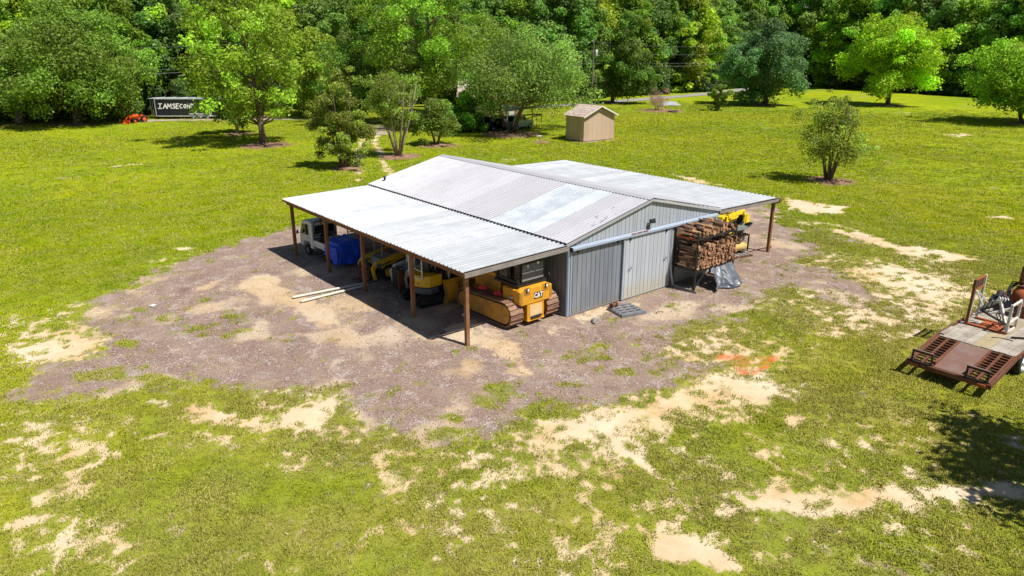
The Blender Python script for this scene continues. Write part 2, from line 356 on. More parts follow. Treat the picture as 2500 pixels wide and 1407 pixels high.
  ([(-4.6,-7.2),(-5.1,-7.9),(-5.7,-8.9)], 0.9, 0.12),
  ([(-5.1,-6.5),(-5.2,-7.4),(-5.9,-8.3)], 0.8, 0.15),
  ([(-11.7,3.5),(-8.8,2.4),(-7.6,-0.9),(-6.1,-3.2)], 0.45, 0.3),
  ([(-11.9,5.4),(-8.1,3.7),(-6.8,-0.1),(-4.8,-2.1)], 0.4, 0.3),
  ([(-1.9,-2.3),(0.9,-3.7),(5.6,-3.8),(12.2,-4.6)], 0.4, 0.3),
  ([(-2.5,-4.0),(0.3,-5.0),(4.7,-5.3)], 0.35, 0.3),
  ([(19.5,1.6),(19.6,-1.8),(18.2,-6.4),(16.6,-10.3)], 0.5, 0.3),
  ([(22.2,1.9),(21.3,-3.2),(20.5,-7.4)], 0.5, 0.3),
  ([(17.9,-5.3),(15.7,-6.7),(14.3,-8.4)], 0.6, 0.12),
  ([(18.7,-5.5),(16.4,-7.0),(15.2,-8.6)], 0.6, 0.12),
  ([(-10.8,-4.2),(-11.0,-5.0),(-11.0,-5.7)], 0.7, 0.12),
  ([(-8.0,-9.7),(-8.4,-10.2),(-9.1,-10.7)], 0.5, 0.2),
 ],
 'lines': [
  ([(37.7,32.8),(42.7,33.8),(48.1,36.7),(51.7,40.8),(52.7,45.4)], 0.5, 0.35),
  ([(32.8,28.2),(40.0,29.8),(46.0,33.4),(50.2,37.5),(52.5,42.4)], 0.5, 0.35),
  ([(48.4,33.9),(44.2,24.4),(40.4,15.7)], 0.35, 0.4),
  ([(44.8,32.2),(41.0,22.6),(38.0,16.2)], 0.35, 0.4),
 ],
}

# ------------------------------------------------------------------ ground: what lies where
def ground_masks(x, y):
    wx = x+(fbm(x, y, .5, 5, 11, .65)-.5)*1.7+(fbm(x, y, 5, 3, 31)-.5)*.35; wy = y+(fbm(x, y, .5, 5, 21, .65)-.5)*1.7+(fbm(x, y, 5, 3, 41)-.5)*.35
    def layer(key, amp=1.):
        m = np.zeros_like(x)
        for poly, s, soft in PATCHES[key]:
            soft = soft*(1.9 if key == 'gravel' else 1.25 if key == 'sand' else 1)
            sd_ = poly_sd(wx, wy, poly) if soft > .22 else poly_sd(.3*wx+.7*x, .3*wy+.7*y, poly)
            m = np.maximum(m, s*smooth(-soft, soft, sd_))
        return m
    gravel = layer('gravel'); sand = layer('sand'); spk = layer('speckle'); weeds = layer('weeds'); dark = layer('dark')
    red = layer('red'); brown = layer('brown')
    ruts = np.zeros_like(x); lines = np.zeros_like(x)
    for key_, poly, s, soft in [('l', *a) for a in PATCHES['lines']]+[('r', *a) for a in PATCHES['ruts']]:
        d = np.full(x.shape, 1e9)
        for (ax, ay), (bx, by) in zip(poly[:-1], poly[1:]):
            ex, ey = bx-ax, by-ay; t = np.clip(((x-ax)*ex+(y-ay)*ey)/(ex*ex+ey*ey), 0, 1)
            d = np.minimum(d, np.hypot(x-ax-ex*t+(fbm(x, y, .3, 2, 8)-.5)*.6*(key_ == 'r'), y-ay-ey*t))
        if key_ == 'l': lines = np.maximum(lines, s*smooth(soft+.35, soft*.3, d))
        else: ruts = np.maximum(ruts, s*smooth(soft+.25, soft*.4, d))
    n1 = fbm(x, y, 1.1, 5, 51, .62); n2 = fbm(x, y, 2.8, 4, 61, .6); n3 = fbm(x, y, .35, 3, 71)
    # sand shows where the sand layer beats a noise, speckled soil in thin turf
    hf = fbm(x, y, 6.5, 3, 131, .6)-.5
    sand = np.maximum(sand, ruts*.75)
    S = smooth(.34, .62, sand+(n1-.5)*1.1+(n2-.5)*.8+hf*.9)
    spot = smooth(.56, .64, fbm(x, y, 3.6, 3, 161, .6)*.6+n2*.25+n3*.15+spk*.16-.03)*smooth(.05, .4, spk)
    S = np.maximum(S, spot*.9)
    G = smooth(.34, .62, gravel+(n1-.5)*1.3+(n2-.5)*.9+hf*1.0)
    S_on_g = np.maximum(smooth(.25, 1.0, sand+(n1-.5)*.9+(n2-.5)*.4+hf*.3), smooth(.50, .75, fbm(x, y, .5, 4, 91))*.6)
    # grass: everywhere except on gravel and sand, plus weeds
    W = smooth(.4, .62, weeds+(n1-.5)*.9+(n2-.5)*.5)
    bits = smooth(.57, .64, n1*.35+n2*.35+(hf+.5)*.3)*(spk > .3)
    grass = (1-G)*(1-S)
    grass = np.maximum(grass, W*(1-.6*sand)); grass = np.maximum(grass, bits*.8)
    inbarn = (x > -4.6) & (x < 9.2) & (y > -.05) & (y < 15.1)
    grass = np.where(inbarn, 0, grass); 
    thin = np.clip(spk*.8+brown*.5, 0, 1)
    return dict(gravel=G, sand=np.where(G > .3, S_on_g, S), grass=grass, dark=dark*smooth(.35, .6, dark+(n1-.5)*.6), red=red*smooth(.15, .5, red+(n2-.5)*.8),
                brown=np.clip(brown*(.45+n3*.9), 0, 1), thin=thin, lines=lines)

def yard(t, p):
    # worn, trafficked turf round the barn; the open lawns beyond are lush
    d = t.n('ShaderNodeVectorMath', operation='DISTANCE'); t.l(p, d.inputs[0]); d.inputs[1].default_value = (0, -10, 0)
    return t.mapr(t.math('ADD', d.outputs['Value'], t.math('MULTIPLY', t.noise(.12, 3, .5, p), 8)), 20, 34, 1, .08)
def lawn_colour(t, p, brown=None, lines=None):
    """shared by the turf and the ground under it: patches of yellow-green, green and dry grass"""
    big = t.noise(.05, 4, .6, p, .6); mid = t.noise(.42, 5, .62, p, .3); fine = t.noise(6., 4, .6, p)
    c = t.mix(t.ramp(big, .36, .62), (.215, .300, .002), (.350, .385, .002))
    c = t.mix(t.math('MULTIPLY', t.ramp(mid, .45, .68), .55), c, (.135, .225, .002))
    vf = t.noise(1.9, 5, .65, p, .4)
    c = t.mix(t.math('MULTIPLY', t.ramp(vf, .50, .68), .5), c, (.095, .165, .006))
    c = t.mix(t.math('MULTIPLY', t.ramp(fine, .50, .74), .22), c, (.38, .36, .02))
    if lines is not None: c = t.mix(lines, c, (.27, .30, .05))
    if brown is not None:
        c = t.mix(brown, c, (.25, .165, .035))
    # wear of the yard: near the barn the turf is duller, drier
    return t.mix(t.math('MULTIPLY', yard(t, p), .32), c, (.24, .23, .055))

def mat_ground():
    t = NT('ground'); p = t.pos()
    a = t.n('ShaderNodeAttribute', attribute_name='m1'); b = t.n('ShaderNodeAttribute', attribute_name='m2')
    sa = t.n('ShaderNodeSeparateColor'); t.l(a.outputs['Color'], sa.inputs[0]); sb = t.n('ShaderNodeSeparateColor'); t.l(b.outputs['Color'], sb.inputs[0])
    G, S, Gr = sa.outputs; D, Rd, Br = sb.outputs; thin = a.outputs['Alpha']; lines = b.outputs['Alpha']
    lawn = lawn_colour(t, p, Br, lines)
    streak = t.noise(1.2, 6, .7, p, .5)
    # mown turf relief far away, thatch between the blades near
    lawn = t.mix(t.math('MULTIPLY', t.ramp(streak, .42, .66), .45), lawn, (.14, .20, .004))
    thatch = t.mix(t.ramp(t.noise(9, 5, .65, p), .4, .65), (.40, .31, .145), (.15, .135, .035))
    lawn = t.mix(t.math('MULTIPLY', thin, t.ramp(t.noise(3.5, 4, .6, p), .38, .62)), lawn, thatch)
    # gravel
    v1 = t.n('ShaderNodeTexVoronoi'); v1.inputs['Scale'].default_value = 34; t.l(p, v1.inputs['Vector'])
    v2 = t.n('ShaderNodeTexVoronoi'); v2.inputs['Scale'].default_value = 60; t.l(p, v2.inputs['Vector'])
    damp = t.noise(.45, 6, .72, p, .8); patch = t.noise(1.3, 5, .7, p, .5)
    gn = t.ramp(t.noise(.7, 5, .6, p), .35, .7)
    gcol = t.mix(gn, (.285, .195, .155), (.355, .295, .260))
    vc = t.n('ShaderNodeSeparateColor'); t.l(v1.outputs['Color'], vc.inputs[0])
    gcol = t.mix(t.math('MULTIPLY', t.ramp(vc.outputs[0], .74, .86), .85), gcol, (.66, .57, .54))
    gcol = t.mix(t.math('MULTIPLY', t.ramp(vc.outputs[1], .70, .85), .65), gcol, (.11, .075, .07))
    vc2 = t.n('ShaderNodeSeparateColor'); t.l(v2.outputs['Color'], vc2.inputs[0])
    gcol = t.mix(t.math('MULTIPLY', t.ramp(vc2.outputs[0], .6, .9), .45), gcol, (.50, .42, .38))
    gcol = t.mix(t.math('MULTIPLY', t.ramp(damp, .52, .68), .5), gcol, (.105, .080, .070))
    gcol = t.mix(t.math('MULTIPLY', t.ramp(patch, .54, .70), .55), gcol, (.33, .315, .32))
    gcol = t.mix(t.math('MULTIPLY', t.ramp(patch, .44, .30), .5), gcol, (.21, .115, .075))
    gcol = t.mix(t.math('MULTIPLY', t.ramp(t.noise(.9, 5, .7, p, .4), .46, .70), .62), gcol, (.41, .32, .225))
    # sand and clay
    sn = t.noise(1.1, 6, .65, p, .6)
    scol = t.mix(t.ramp(sn, .35, .68), (.66, .50, .31), (.50, .33, .155))
    scol = t.mix(t.math('MULTIPLY', t.ramp(t.noise(.25, 3, .5, p), .4, .6), .7), scol, (.68, .57, .43))
    scol = t.mix(t.math('MULTIPLY', t.ramp(t.noise(14, 5, .75, p), .56, .72), .30), scol, (.32, .22, .11))
    scol = t.mix(t.math('MULTIPLY', t.ramp(t.noise(45, 3, .7, p), .58, .7), .3), scol, (.75, .66, .54))
    soil = t.mix(G, lawn, gcol)
    edge = t.math('MULTIPLY', t.math('ADD', S, t.math('MULTIPLY', t.math('SUBTRACT', t.noise(7, 5, .7, p), .5), .7)), 1.)
    soil = t.mix(t.math('MULTIPLY', t.mapr(edge, .15, .8), t.math('SUBTRACT', 1, t.math('MULTIPLY', G, .18))), soil, scol)
    # green shows through where weeds stand
    soil = t.mix(t.math('MULTIPLY', t.math('MULTIPLY', Gr, t.math('MAXIMUM', G, S)), .6), soil, lawn)
    soil = t.mix(t.mapr(t.math('ADD', Rd, t.math('MULTIPLY', t.math('SUBTRACT', t.noise(6, 6, .75, p), .5), 1.0)), .12, 1.0, 0, .85), soil, (.72, .12, .035))
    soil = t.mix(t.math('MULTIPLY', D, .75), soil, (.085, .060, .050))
    bm = t.noise(22, 5, .7, p); bg_ = t.math('ADD', t.math('MULTIPLY', v1.outputs['Distance'], t.math('MULTIPLY', G, -1.4)), bm)
    return t.done(t.bsdf(soil, .93, 0, .15, t.bump(bg_, .55, .03)))

def axis(parts):
    out = []
    for a, b, st in parts: out.append(np.arange(a, b, st))
    return np.concatenate(out)
gx = axis([(-900, -140, 60), (-140, -60, 8), (-60, -21, .9), (-21, 25, .115), (25, 112, .62), (112, 220, 5), (220, 1300, 60)])
gy = axis([(-700, -60, 60), (-60, -18, 2.4), (-18, 24, .115), (24, 100, .62), (100, 220, 5), (220, 1500, 60)])
GX, GY = np.meshgrid(gx, gy, indexing='ij'); nx, ny = GX.shape
fx_, fy_ = GX.ravel(), GY.ravel()
mk = ground_masks(fx_, fy_)
gz = (fbm(fx_, fy_, .9, 3, 5)-.5)*.05+(fbm(fx_, fy_, .06, 2, 9)-.5)*.25*smooth(20, 60, np.hypot(fx_-5, fy_-5))
gz = gz-.012*mk['sand']-.01
barnm = (fx_ > -5.2) & (fx_ < 14.6) & (fy_ > -1.6) & (fy_ < 16); gz = np.where(barnm, np.minimum(gz, -.002), gz)
def zat(x, y): return 0.0
co = np.stack([fx_, fy_, gz], 1).astype(np.float32)
me = bpy.data.meshes.new('ground'); me.vertices.add(nx*ny); me.vertices.foreach_set('co', co.ravel())
ii, jj = np.meshgrid(np.arange(nx-1), np.arange(ny-1), indexing='ij'); a_ = (ii*ny+jj).ravel()
q = np.stack([a_, a_+ny, a_+ny+1, a_+1], 1).astype(np.int32)
me.loops.add(q.size); me.loops.foreach_set('vertex_index', q.ravel()); me.polygons.add(len(q))
me.polygons.foreach_set('loop_start', np.arange(0, q.size, 4, dtype=np.int32)); me.polygons.foreach_set('loop_total', np.full(len(q), 4, np.int32))
me.update(); me.validate()
me.polygons.foreach_set('use_smooth', [True]*len(me.polygons))
for nm, ks in (('m1', ('gravel', 'sand', 'grass', 'thin')), ('m2', ('dark', 'red', 'brown', 'lines'))):
    at = me.color_attributes.new(nm, 'FLOAT_COLOR', 'POINT')
    at.data.foreach_set('color', np.stack([mk[k] for k in ks], 1).astype(np.float32).ravel())
me.materials.append(mat_ground())
ground = inst('ground', me); ground['kind'] = 'structure'

# ------------------------------------------------------------------ scattering: one point mesh, instances from geometry nodes
def scatter(name, pts, rots, scl, col_objs, mat_name=None, **tags):
    me = bpy.data.meshes.new(name); me.vertices.add(len(pts)); me.vertices.foreach_set('co', np.asarray(pts, np.float32).ravel())
    at = me.attributes.new('rot', 'FLOAT_VECTOR', 'POINT'); at.data.foreach_set('vector', np.asarray(rots, np.float32).ravel())
    at = me.attributes.new('scl', 'FLOAT', 'POINT'); at.data.foreach_set('value', np.asarray(scl, np.float32))
    ob = inst(name, me); ob.color = (.045, .098, .020, 1)
    for k, v in tags.items(): ob[k] = v
    c = bpy.data.collections.new(name+'_kinds')
    for o in col_objs: c.objects.link(o)
    ng = bpy.data.node_groups.new(name, 'GeometryNodeTree')
    ng.interface.new_socket('Geometry', in_out='INPUT', socket_type='NodeSocketGeometry'); ng.interface.new_socket('Geometry', in_out='OUTPUT', socket_type='NodeSocketGeometry')
    N = ng.nodes; gi = N.new('NodeGroupInput'); go = N.new('NodeGroupOutput'); ip = N.new('GeometryNodeInstanceOnPoints')
    ci = N.new('GeometryNodeCollectionInfo'); ci.inputs['Collection'].default_value = c; ci.inputs['Separate Children'].default_value = True; ci.inputs['Reset Children'].default_value = True
    r_ = N.new('GeometryNodeInputNamedAttribute'); r_.data_type = 'FLOAT_VECTOR'; r_.inputs['Name'].default_value = 'rot'
    s_ = N.new('GeometryNodeInputNamedAttribute'); s_.data_type = 'FLOAT'; s_.inputs['Name'].default_value = 'scl'
    ng.links.new(gi.outputs[0], ip.inputs['Points']); ng.links.new(ci.outputs[0], ip.inputs['Instance']); ip.inputs['Pick Instance'].default_value = True
    ri = N.new('FunctionNodeRandomValue'); ri.data_type = 'INT'; ri.inputs[5].default_value = len(col_objs)-1
    ng.links.new(ri.outputs[2], ip.inputs['Instance Index'])
    ng.links.new(r_.outputs[0], ip.inputs['Rotation']); ng.links.new(s_.outputs[0], ip.inputs['Scale']); ng.links.new(ip.outputs[0], go.inputs[0])
    md = ob.modifiers.new('scatter', 'NODES'); md.node_group = ng
    return ob

# turf blades
def mat_turf():
    t = NT('turf_blades'); p = t.pos()
    c = lawn_colour(t, p)
    nb = t.noise(.22, 4, .6, p, .5)
    c = t.mix(t.math('MULTIPLY', t.math('MULTIPLY', t.ramp(nb, .36, .60), .72), yard(t, p)), c, (.26, .225, .060))
    va = t.n('ShaderNodeAttribute', attribute_name='v').outputs['Fac']
    c = t.mix(t.math('MULTIPLY', t.mapr(va, .72, .8), t.ramp(t.noise(.8, 4, .6, p), .4, .6)), c, (.42, .36, .13))
    hs = t.n('ShaderNodeHueSaturation'); t.l(c, hs.inputs['Color']); t.l(t.mapr(va, 0, .7, .98, 1.38), hs.inputs['Value'])
    nv = t.n('ShaderNodeVectorMath', operation='ADD'); t.l(t.n('ShaderNodeNewGeometry').outputs['Normal'], nv.inputs[0]); nv.inputs[1].default_value = (0, 0, 1.3)
    nz = t.n('ShaderNodeVectorMath', operation='NORMALIZE'); t.l(nv.outputs[0], nz.inputs[0])
    d = t.bsdf(hs.outputs[0], .8, 0, .1, nz.outputs[0])
    tr = t.n('ShaderNodeBsdfTranslucent'); t.l(hs.outputs[0], tr.inputs[0]); mx = t.n('ShaderNodeMixShader'); mx.inputs[0].default_value = .3
    t.l(d, mx.inputs[1]); t.l(tr.outputs[0], mx.inputs[2]); return t.done(mx.outputs[0])
turfm = mat_turf()
def tuft(seed, n=26, h=.034, spread=.15, wd=.0065):
    r = np.random.default_rng(seed); vs = []; fs = []; va = []
    for i in range(n):
        a = r.random()*2*PI; d = spread*math.sqrt(r.random()); x, y = d*math.cos(a), d*math.sin(a)
        hh = h*(.5+.8*r.random()); ln = hh*(.3+1.0*r.random()); b = r.random()*2*PI; c, s = math.cos(b), math.sin(b); w2 = wd*(.8+.5*r.random())
        k = len(vs)
        vs += [(x-s*w2, y+c*w2, -.01), (x+s*w2, y-c*w2, -.01), (x+c*ln*.4-s*w2*.8, y+s*ln*.4+c*w2*.8, hh*.65), (x+c*ln*.4+s*w2*.8, y+s*ln*.4-c*w2*.8, hh*.65), (x+c*ln, y+s*ln, hh)]
        fs += [(k, k+1, k+3, k+2), (k+2, k+3, k+4)]; v = r.random(); va += [v, v]
    m_ = bpy.data.meshes.new('tuft'); m_.from_pydata(vs, [], fs); m_.materials.append(turfm)
    at = m_.attributes.new('v', 'FLOAT', 'FACE'); at.data.foreach_set('value', va)
    return bpy.data.objects.new('tuft', m_)
r = np.random.default_rng(3)
def visible(x, y, z=0., pad=.5):
    M = np.array(cam.matrix_world.inverted()) if False else None
    th = math.atan2(.6316, .7752); dx = x+17.87; dy = y+18.59; dz = z-10.
    fwd = dx*math.sin(th)+dy*math.cos(th); rt = dx*math.cos(th)-dy*math.sin(th); pt = R(18.97)
    F = fwd*math.cos(pt)-dz*math.sin(pt); U = fwd*math.sin(pt)+dz*math.cos(pt)
    u = rt/np.maximum(F, .1)*25.14/36; v_ = U/np.maximum(F, .1)*25.14/36
    return (F > 1) & (abs(u) < .5+pad) & (abs(v_) < .2815+pad), np.hypot(dx, dy)
N0 = 1050000
bx_ = r.uniform(-38, 48, N0); by_ = r.uniform(-28, 48, N0)
vis, dist = visible(bx_, by_); keep = vis & (r.random(N0) < np.clip(1.3-dist/48, 0, 1)); bx_, by_, dist = bx_[keep], by_[keep], dist[keep]
mm = ground_masks(bx_, by_)
dens = mm['grass']*(1-.45*mm['thin'])*(1-.9*mm['red'])*(1-.9*mm['dark'])
clump = fbm(bx_, by_, 2.2, 3, 77); dens = dens*np.clip(.25+clump*1.6-.1, 0, 1)
keep = r.random(len(bx_)) < dens; bx_, by_, dist = bx_[keep], by_[keep], dist[keep]
n_ = len(bx_); print('tufts', n_)
FX = 420000; fx2, fy2 = r.uniform(-60, 115, FX), r.uniform(-45, 98, FX); vis, d2_ = visible(fx2, fy2); kp = vis & (r.random(FX) < smooth(28, 50, d2_)*np.clip(1.6-d2_/85, .0, 1)); fx2, fy2, d2_ = fx2[kp], fy2[kp], d2_[kp]
kp = r.random(len(fx2)) < ground_masks(fx2, fy2)['grass']; bx_ = np.concatenate([bx_, fx2[kp]]); by_ = np.concatenate([by_, fy2[kp]]); dist = np.concatenate([dist, d2_[kp]*1.6]); n_ = len(bx_)
scatter('grass', np.stack([bx_, by_, np.full(n_, -.012)], 1), np.stack([r.normal(0, .12, n_), r.normal(0, .12, n_), r.uniform(0, 6.28, n_)], 1),
        (.5+.6*r.random(n_))*(1+dist/70)*(.75+.6*fbm(bx_, by_, .5, 3, 99)), [tuft(i, 22+i, .028+.002*(i % 6), .12+.01*(i % 5)) for i in range(12)], kind='stuff')
# gravel stones
def mat_stone():
    t = NT('gravel_stones'); rr = t.n('ShaderNodeObjectInfo').outputs['Random']
    x = t.n('ShaderNodeValToRGB'); x.color_ramp.interpolation = 'CONSTANT'; e = x.color_ramp.elements
    cs = [(.30, .20, .17), (.58, .50, .46), (.16, .11, .10), (.40, .30, .27), (.70, .64, .60), (.26, .22, .22)]
    e[0].color = (*cs[0], 1); e[1].position = .2; e[1].color = (*cs[1], 1)
    for i, c in enumerate(cs[2:]): q = e.new(.36+.16*i); q.color = (*c, 1)
    t.l(rr, x.inputs[0]); return t.done(t.bsdf(x.outputs[0], .85, 0, .3))
stm = mat_stone()
def stone(seed):
    q = np.random.default_rng(seed); bm = bmesh.new(); bmesh.ops.create_icosphere(bm, subdivisions=1, radius=1)
    for v in bm.verts: v.co *= .75+.5*q.random(); v.co.z *= .6
    m_ = bpy.data.meshes.new('stone'); bm.to_mesh(m_); bm.free(); m_.materials.append(stm); return bpy.data.objects.new('stone', m_)
N1 = 420000
sx, sy = r.uniform(-16, 22, N1), r.uniform(-12, 22, N1)
vis, dist = visible(sx, sy, 0, .3); keep = vis & (r.random(N1) < np.clip(1.3-dist/36, .05, 1)); sx, sy = sx[keep], sy[keep]
mm = ground_masks(sx, sy); dn = mm['gravel']*(1-.7*mm['sand'])*np.clip(fbm(sx, sy, .9, 4, 44)*1.6-.3, .08, 1)
ib = (sx > 0) & (sx < 9.2) & (sy > 0) & (sy < 15); keep = (r.random(len(sx)) < dn) & ~ib; sx, sy = sx[keep], sy[keep]; n_ = len(sx); print('stones', n_)
scatter('gravel', np.stack([sx, sy, np.full(n_, .0)], 1), r.uniform(0, 6.28, (n_, 3)), .008+.015*r.random(n_)**2, [stone(i) for i in range(4)], kind='stuff')

# ================================================================== materials for the built things
M = {}
def roof_mat(name, c, c2):
    t = NT(name); v = t.obj(); mp = t.n('ShaderNodeMapping'); mp.inputs['Scale'].default_value = (.25, 5., 1.); t.l(v, mp.inputs[0])
    col = t.mix(t.math('MULTIPLY', t.ramp(t.noise(.8, 5, .7, mp.outputs[0]), .45, .7), .8), c, c2)
    col = t.mix(t.math('MULTIPLY', t.ramp(t.noise(2.2, 6, .75, v), .6, .75), .35), col, (.30, .29, .28))
    oi = t.n('ShaderNodeObjectInfo').outputs['Random']; hs = t.n('ShaderNodeHueSaturation'); t.l(col, hs.inputs['Color']); t.l(t.mapr(oi, 0, 1, .92, 1.05), hs.inputs['Value'])
    return t.done(t.bsdf(hs.outputs[0], t.mapr(t.noise(1.5, 4, .5, v), .3, .7, .38, .6), .25, .5))
def muddy(name, c, c2, mud=(.40, .33, .20), top=.75):
    t = NT(name); v = t.obj(); sp = t.n('ShaderNodeSeparateXYZ'); t.l(v, sp.inputs[0])
    mp = t.n('ShaderNodeMapping'); mp.inputs['Scale'].default_value = (4., 1., .4); t.l(v, mp.inputs[0])
    col = t.mix(t.math('MULTIPLY', t.ramp(t.noise(.8, 5, .6, mp.outputs[0]), .4, .7), .7), c, c2)
    h = t.math('ADD', sp.outputs[2], t.math('MULTIPLY', t.math('SUBTRACT', t.noise(1.3, 5, .7, v), .5), 1.1))
    col = t.mix(t.mapr(h, .05, top, .6, 0), col, mud)
    return t.done(t.bsdf(col, .5, .1, .4))
M['galv'] = roof_mat('roof_steel', (.52, .54, .565), (.43, .45, .48))
M['galv_old'] = weather('aged_roof_steel', (.46, .455, .49), (.40, .395, .42), .6, .5, .5, .2, .4, spots=(.33, .31, .31), spotamt=.74)
M['galv_new'] = weather('bright_roof_steel', (.57, .61, .66), (.50, .54, .59), .8, .5, .34, .35, .5)
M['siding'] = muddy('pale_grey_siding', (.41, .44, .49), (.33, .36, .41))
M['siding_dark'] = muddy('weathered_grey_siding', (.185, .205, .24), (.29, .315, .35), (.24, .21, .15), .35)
M['trimw'] = weather('pale_blue_trim', (.33, .39, .48), (.27, .32, .39), 1.5, .4, .5, .05, .4)
M['post'] = weather('brown_post_wood', (.22, .095, .045), (.32, .19, .10), 2., .8, .8, 0, .2, .4, 30, spots=(.10, .05, .03), spotamt=.66)
M['beam'] = weather('stained_beam_wood', (.20, .085, .04), (.30, .16, .08), 1.2, .8, .8, 0, .2, .4, 30)
M['greywood'] = weather('grey_board_wood', (.27, .24, .22), (.17, .15, .14), 2., .8, .85, 0, .2, .4, 30)
M['plank'] = weather('weathered_plank', (.40, .36, .31), (.20, .165, .12), 2.4, .9, .85, 0, .2, .5, 25, spots=(.16, .13, .10), spotamt=.68)
M['plank_tan'] = weather('tan_plank', (.40, .33, .20), (.26, .22, .15), 1.6, .8, .85, 0, .2, .5, 25, spots=(.16, .13, .10), spotamt=.66)
M['rust'] = weather('rusty_steel', (.19, .075, .042), (.10, .05, .035), 4., .9, .85, .15, .3, .5, 40, spots=(.36, .15, .08), spotamt=.64)
M['rust_plate'] = weather('rusty_plate', (.20, .115, .09), (.24, .19, .17), 2.2, .9, .75, .2, .3, .4, 50, spots=(.30, .085, .05), spotamt=.6)
M['rust_orange'] = weather('orange_rust', (.38, .11, .04), (.22, .07, .03), 3., .9, .85, .1, .3, .4, 40)
M['black'] = weather('black_paint', (.014, .015, .016), (.03, .03, .03), 3., .6, .45, .0, .5)
M['darksteel'] = weather('dark_steel', (.035, .036, .038), (.075, .06, .05), 4., .8, .6, .4, .4, .3, 40)
M['rubber'] = weather('rubber', (.018, .018, .018), (.05, .047, .043), 4., .8, .85, 0, .3, .4, 60)
M['catyel'] = weather('machine_yellow', (.70, .33, .012), (.50, .24, .03), 3., .9, .48, 0, .5, .15, 60, .05, spots=(.26, .13, .05), spotamt=.64)
M['catyel_dirty'] = weather('dirty_machine_yellow', (.50, .24, .03), (.20, .11, .045), 2.5, .9, .65, 0, .4, .3, 40)
M['yel'] = weather('bright_yellow_paint', (.74, .45, .012), (.55, .33, .03), 3., .6, .42, 0, .5, .1, 60)
M['lemon'] = weather('lemon_yellow_paint', (.85, .62, .01), (.62, .42, .03), 3., .5, .45, 0, .5)
M['white'] = weather('white_paint', (.70, .72, .74), (.52, .52, .50), 2., .5, .4, 0, .5)
M['white_rust'] = weather('chipped_white_paint', (.66, .65, .62), (.45, .40, .36), 6., .8, .6, 0, .4, .4, 60, spots=(.28, .11, .06), spotamt=.57)
M['greypaint'] = weather('grey_paint', (.20, .21, .23), (.12, .12, .13), 3., .7, .5, .1, .5)
M['slate'] = weather('slate_counterweight', (.075, .085, .11), (.12, .12, .13), 3., .7, .55, 0, .4)
M['pad'] = weather('track_pad_steel', (.36, .21, .14), (.20, .115, .085), 3.5, .9, .6, .35, .4, .5, 30, spots=(.10, .065, .05), spotamt=.6)
M['red'] = weather('red_paint', (.62, .02, .04), (.45, .02, .03), 5., .6, .5)
M['orange'] = weather('orange_paint', (.85, .11, .02), (.6, .08, .02), 5., .5, .45)
M['tarp_blue'] = weather('blue_tarp', (.012, .085, .80), (.03, .13, .85), 5., .6, .5, 0, .4, .5, 9)
M['tarp_grey'] = weather('grey_tarp', (.10, .115, .14), (.06, .068, .08), 4., .6, .42, 0, .6, .4, 12)
M['clear_tarp'] = weather('pale_sheet', (.55, .56, .58), (.40, .40, .43), 3., .6, .45)
M['tan'] = weather('tan_siding', (.50, .365, .265), (.45, .33, .235), .9, .5, .75, 0, .25)
M['tan_trim'] = weather('cream_trim', (.72, .66, .57), (.60, .53, .45), 2., .5, .6)
M['shingle'] = weather('pinkish_shingles', (.52, .42, .37), (.38, .27, .24), 1.2, .8, .9, 0, .2, .4, 40, spots=(.10, .06, .055), spotamt=.56)
M['concrete'] = weather('concrete', (.50, .42, .33), (.38, .32, .26), 1.5, .7, .9, 0, .2, .3, 30)
M['trailer_black'] = weather('black_trailer_skin', (.012, .014, .022), (.02, .022, .03), 1., .5, .3, 0, .5)
M['alu'] = weather('aluminium_trim', (.62, .65, .70), (.45, .47, .5), 3., .5, .4, .5, .5)
M['diamond'] = weather('stone_guard_plate', (.42, .40, .40), (.30, .28, .28), 5., .6, .5, .4, .5)
M['silver'] = weather('silver_blue_paint', (.30, .38, .44), (.24, .30, .36), 2., .5, .3, .4, .5, coat=.4)
M['navy'] = weather('dark_navy_paint', (.012, .016, .03), (.02, .02, .03), 2., .5, .3, .3, .5, coat=.4)
M['bark'] = weather('bark', (.17, .125, .095), (.085, .06, .045), 5., .9, .95, 0, .2, .9, 18)
M['bark_pale'] = weather('pale_bark', (.36, .29, .23), (.20, .15, .115), 4., .9, .9, 0, .2, .7, 18)
M['mulch'] = weather('mulch', (.21, .105, .075), (.38, .26, .18), 3.5, .9, .95, 0, .2, .9, 14, spots=(.07, .04, .03), spotamt=.62)
M['logbark'] = weather('log_bark', (.17, .10, .07), (.075, .048, .036), 9., .9, .95, 0, .2, .8, 30, spots=(.33, .25, .20), spotamt=.62)
M['logend'] = weather('split_wood', (.44, .235, .135), (.25, .115, .065), 14., .9, .9, 0, .2, .5, 40)
M['logsplit'] = weather('dry_split_wood', (.42, .26, .14), (.24, .135, .075), 12., .9, .9, 0, .2, .5, 40)
M['tank'] = weather('cream_yellow_tank', (.66, .47, .16), (.50, .33, .12), 4., .7, .5, 0, .4, spots=(.25, .12, .06), spotamt=.68)
M['galvpipe'] = weather('pole_wood', (.16, .13, .11), (.10, .08, .07), 2., .8, .9)
M['lumber'] = weather('white_primed_lumber', (.74, .70, .62), (.60, .52, .40), 1.5, .6, .6)
M['decal_w'] = weather('decal_white', (.80, .80, .78), (.7, .7, .68), 3., .2, .5)
M['amber'] = weather('amber_lens', (.55, .13, .02), (.4, .08, .02), 4., .4, .25)
def glass_mat():
    t = NT('dark_glass'); return t.done(t.bsdf((.012, .016, .018), .06, 0, .6, None, .5))
M['glass'] = glass_mat()
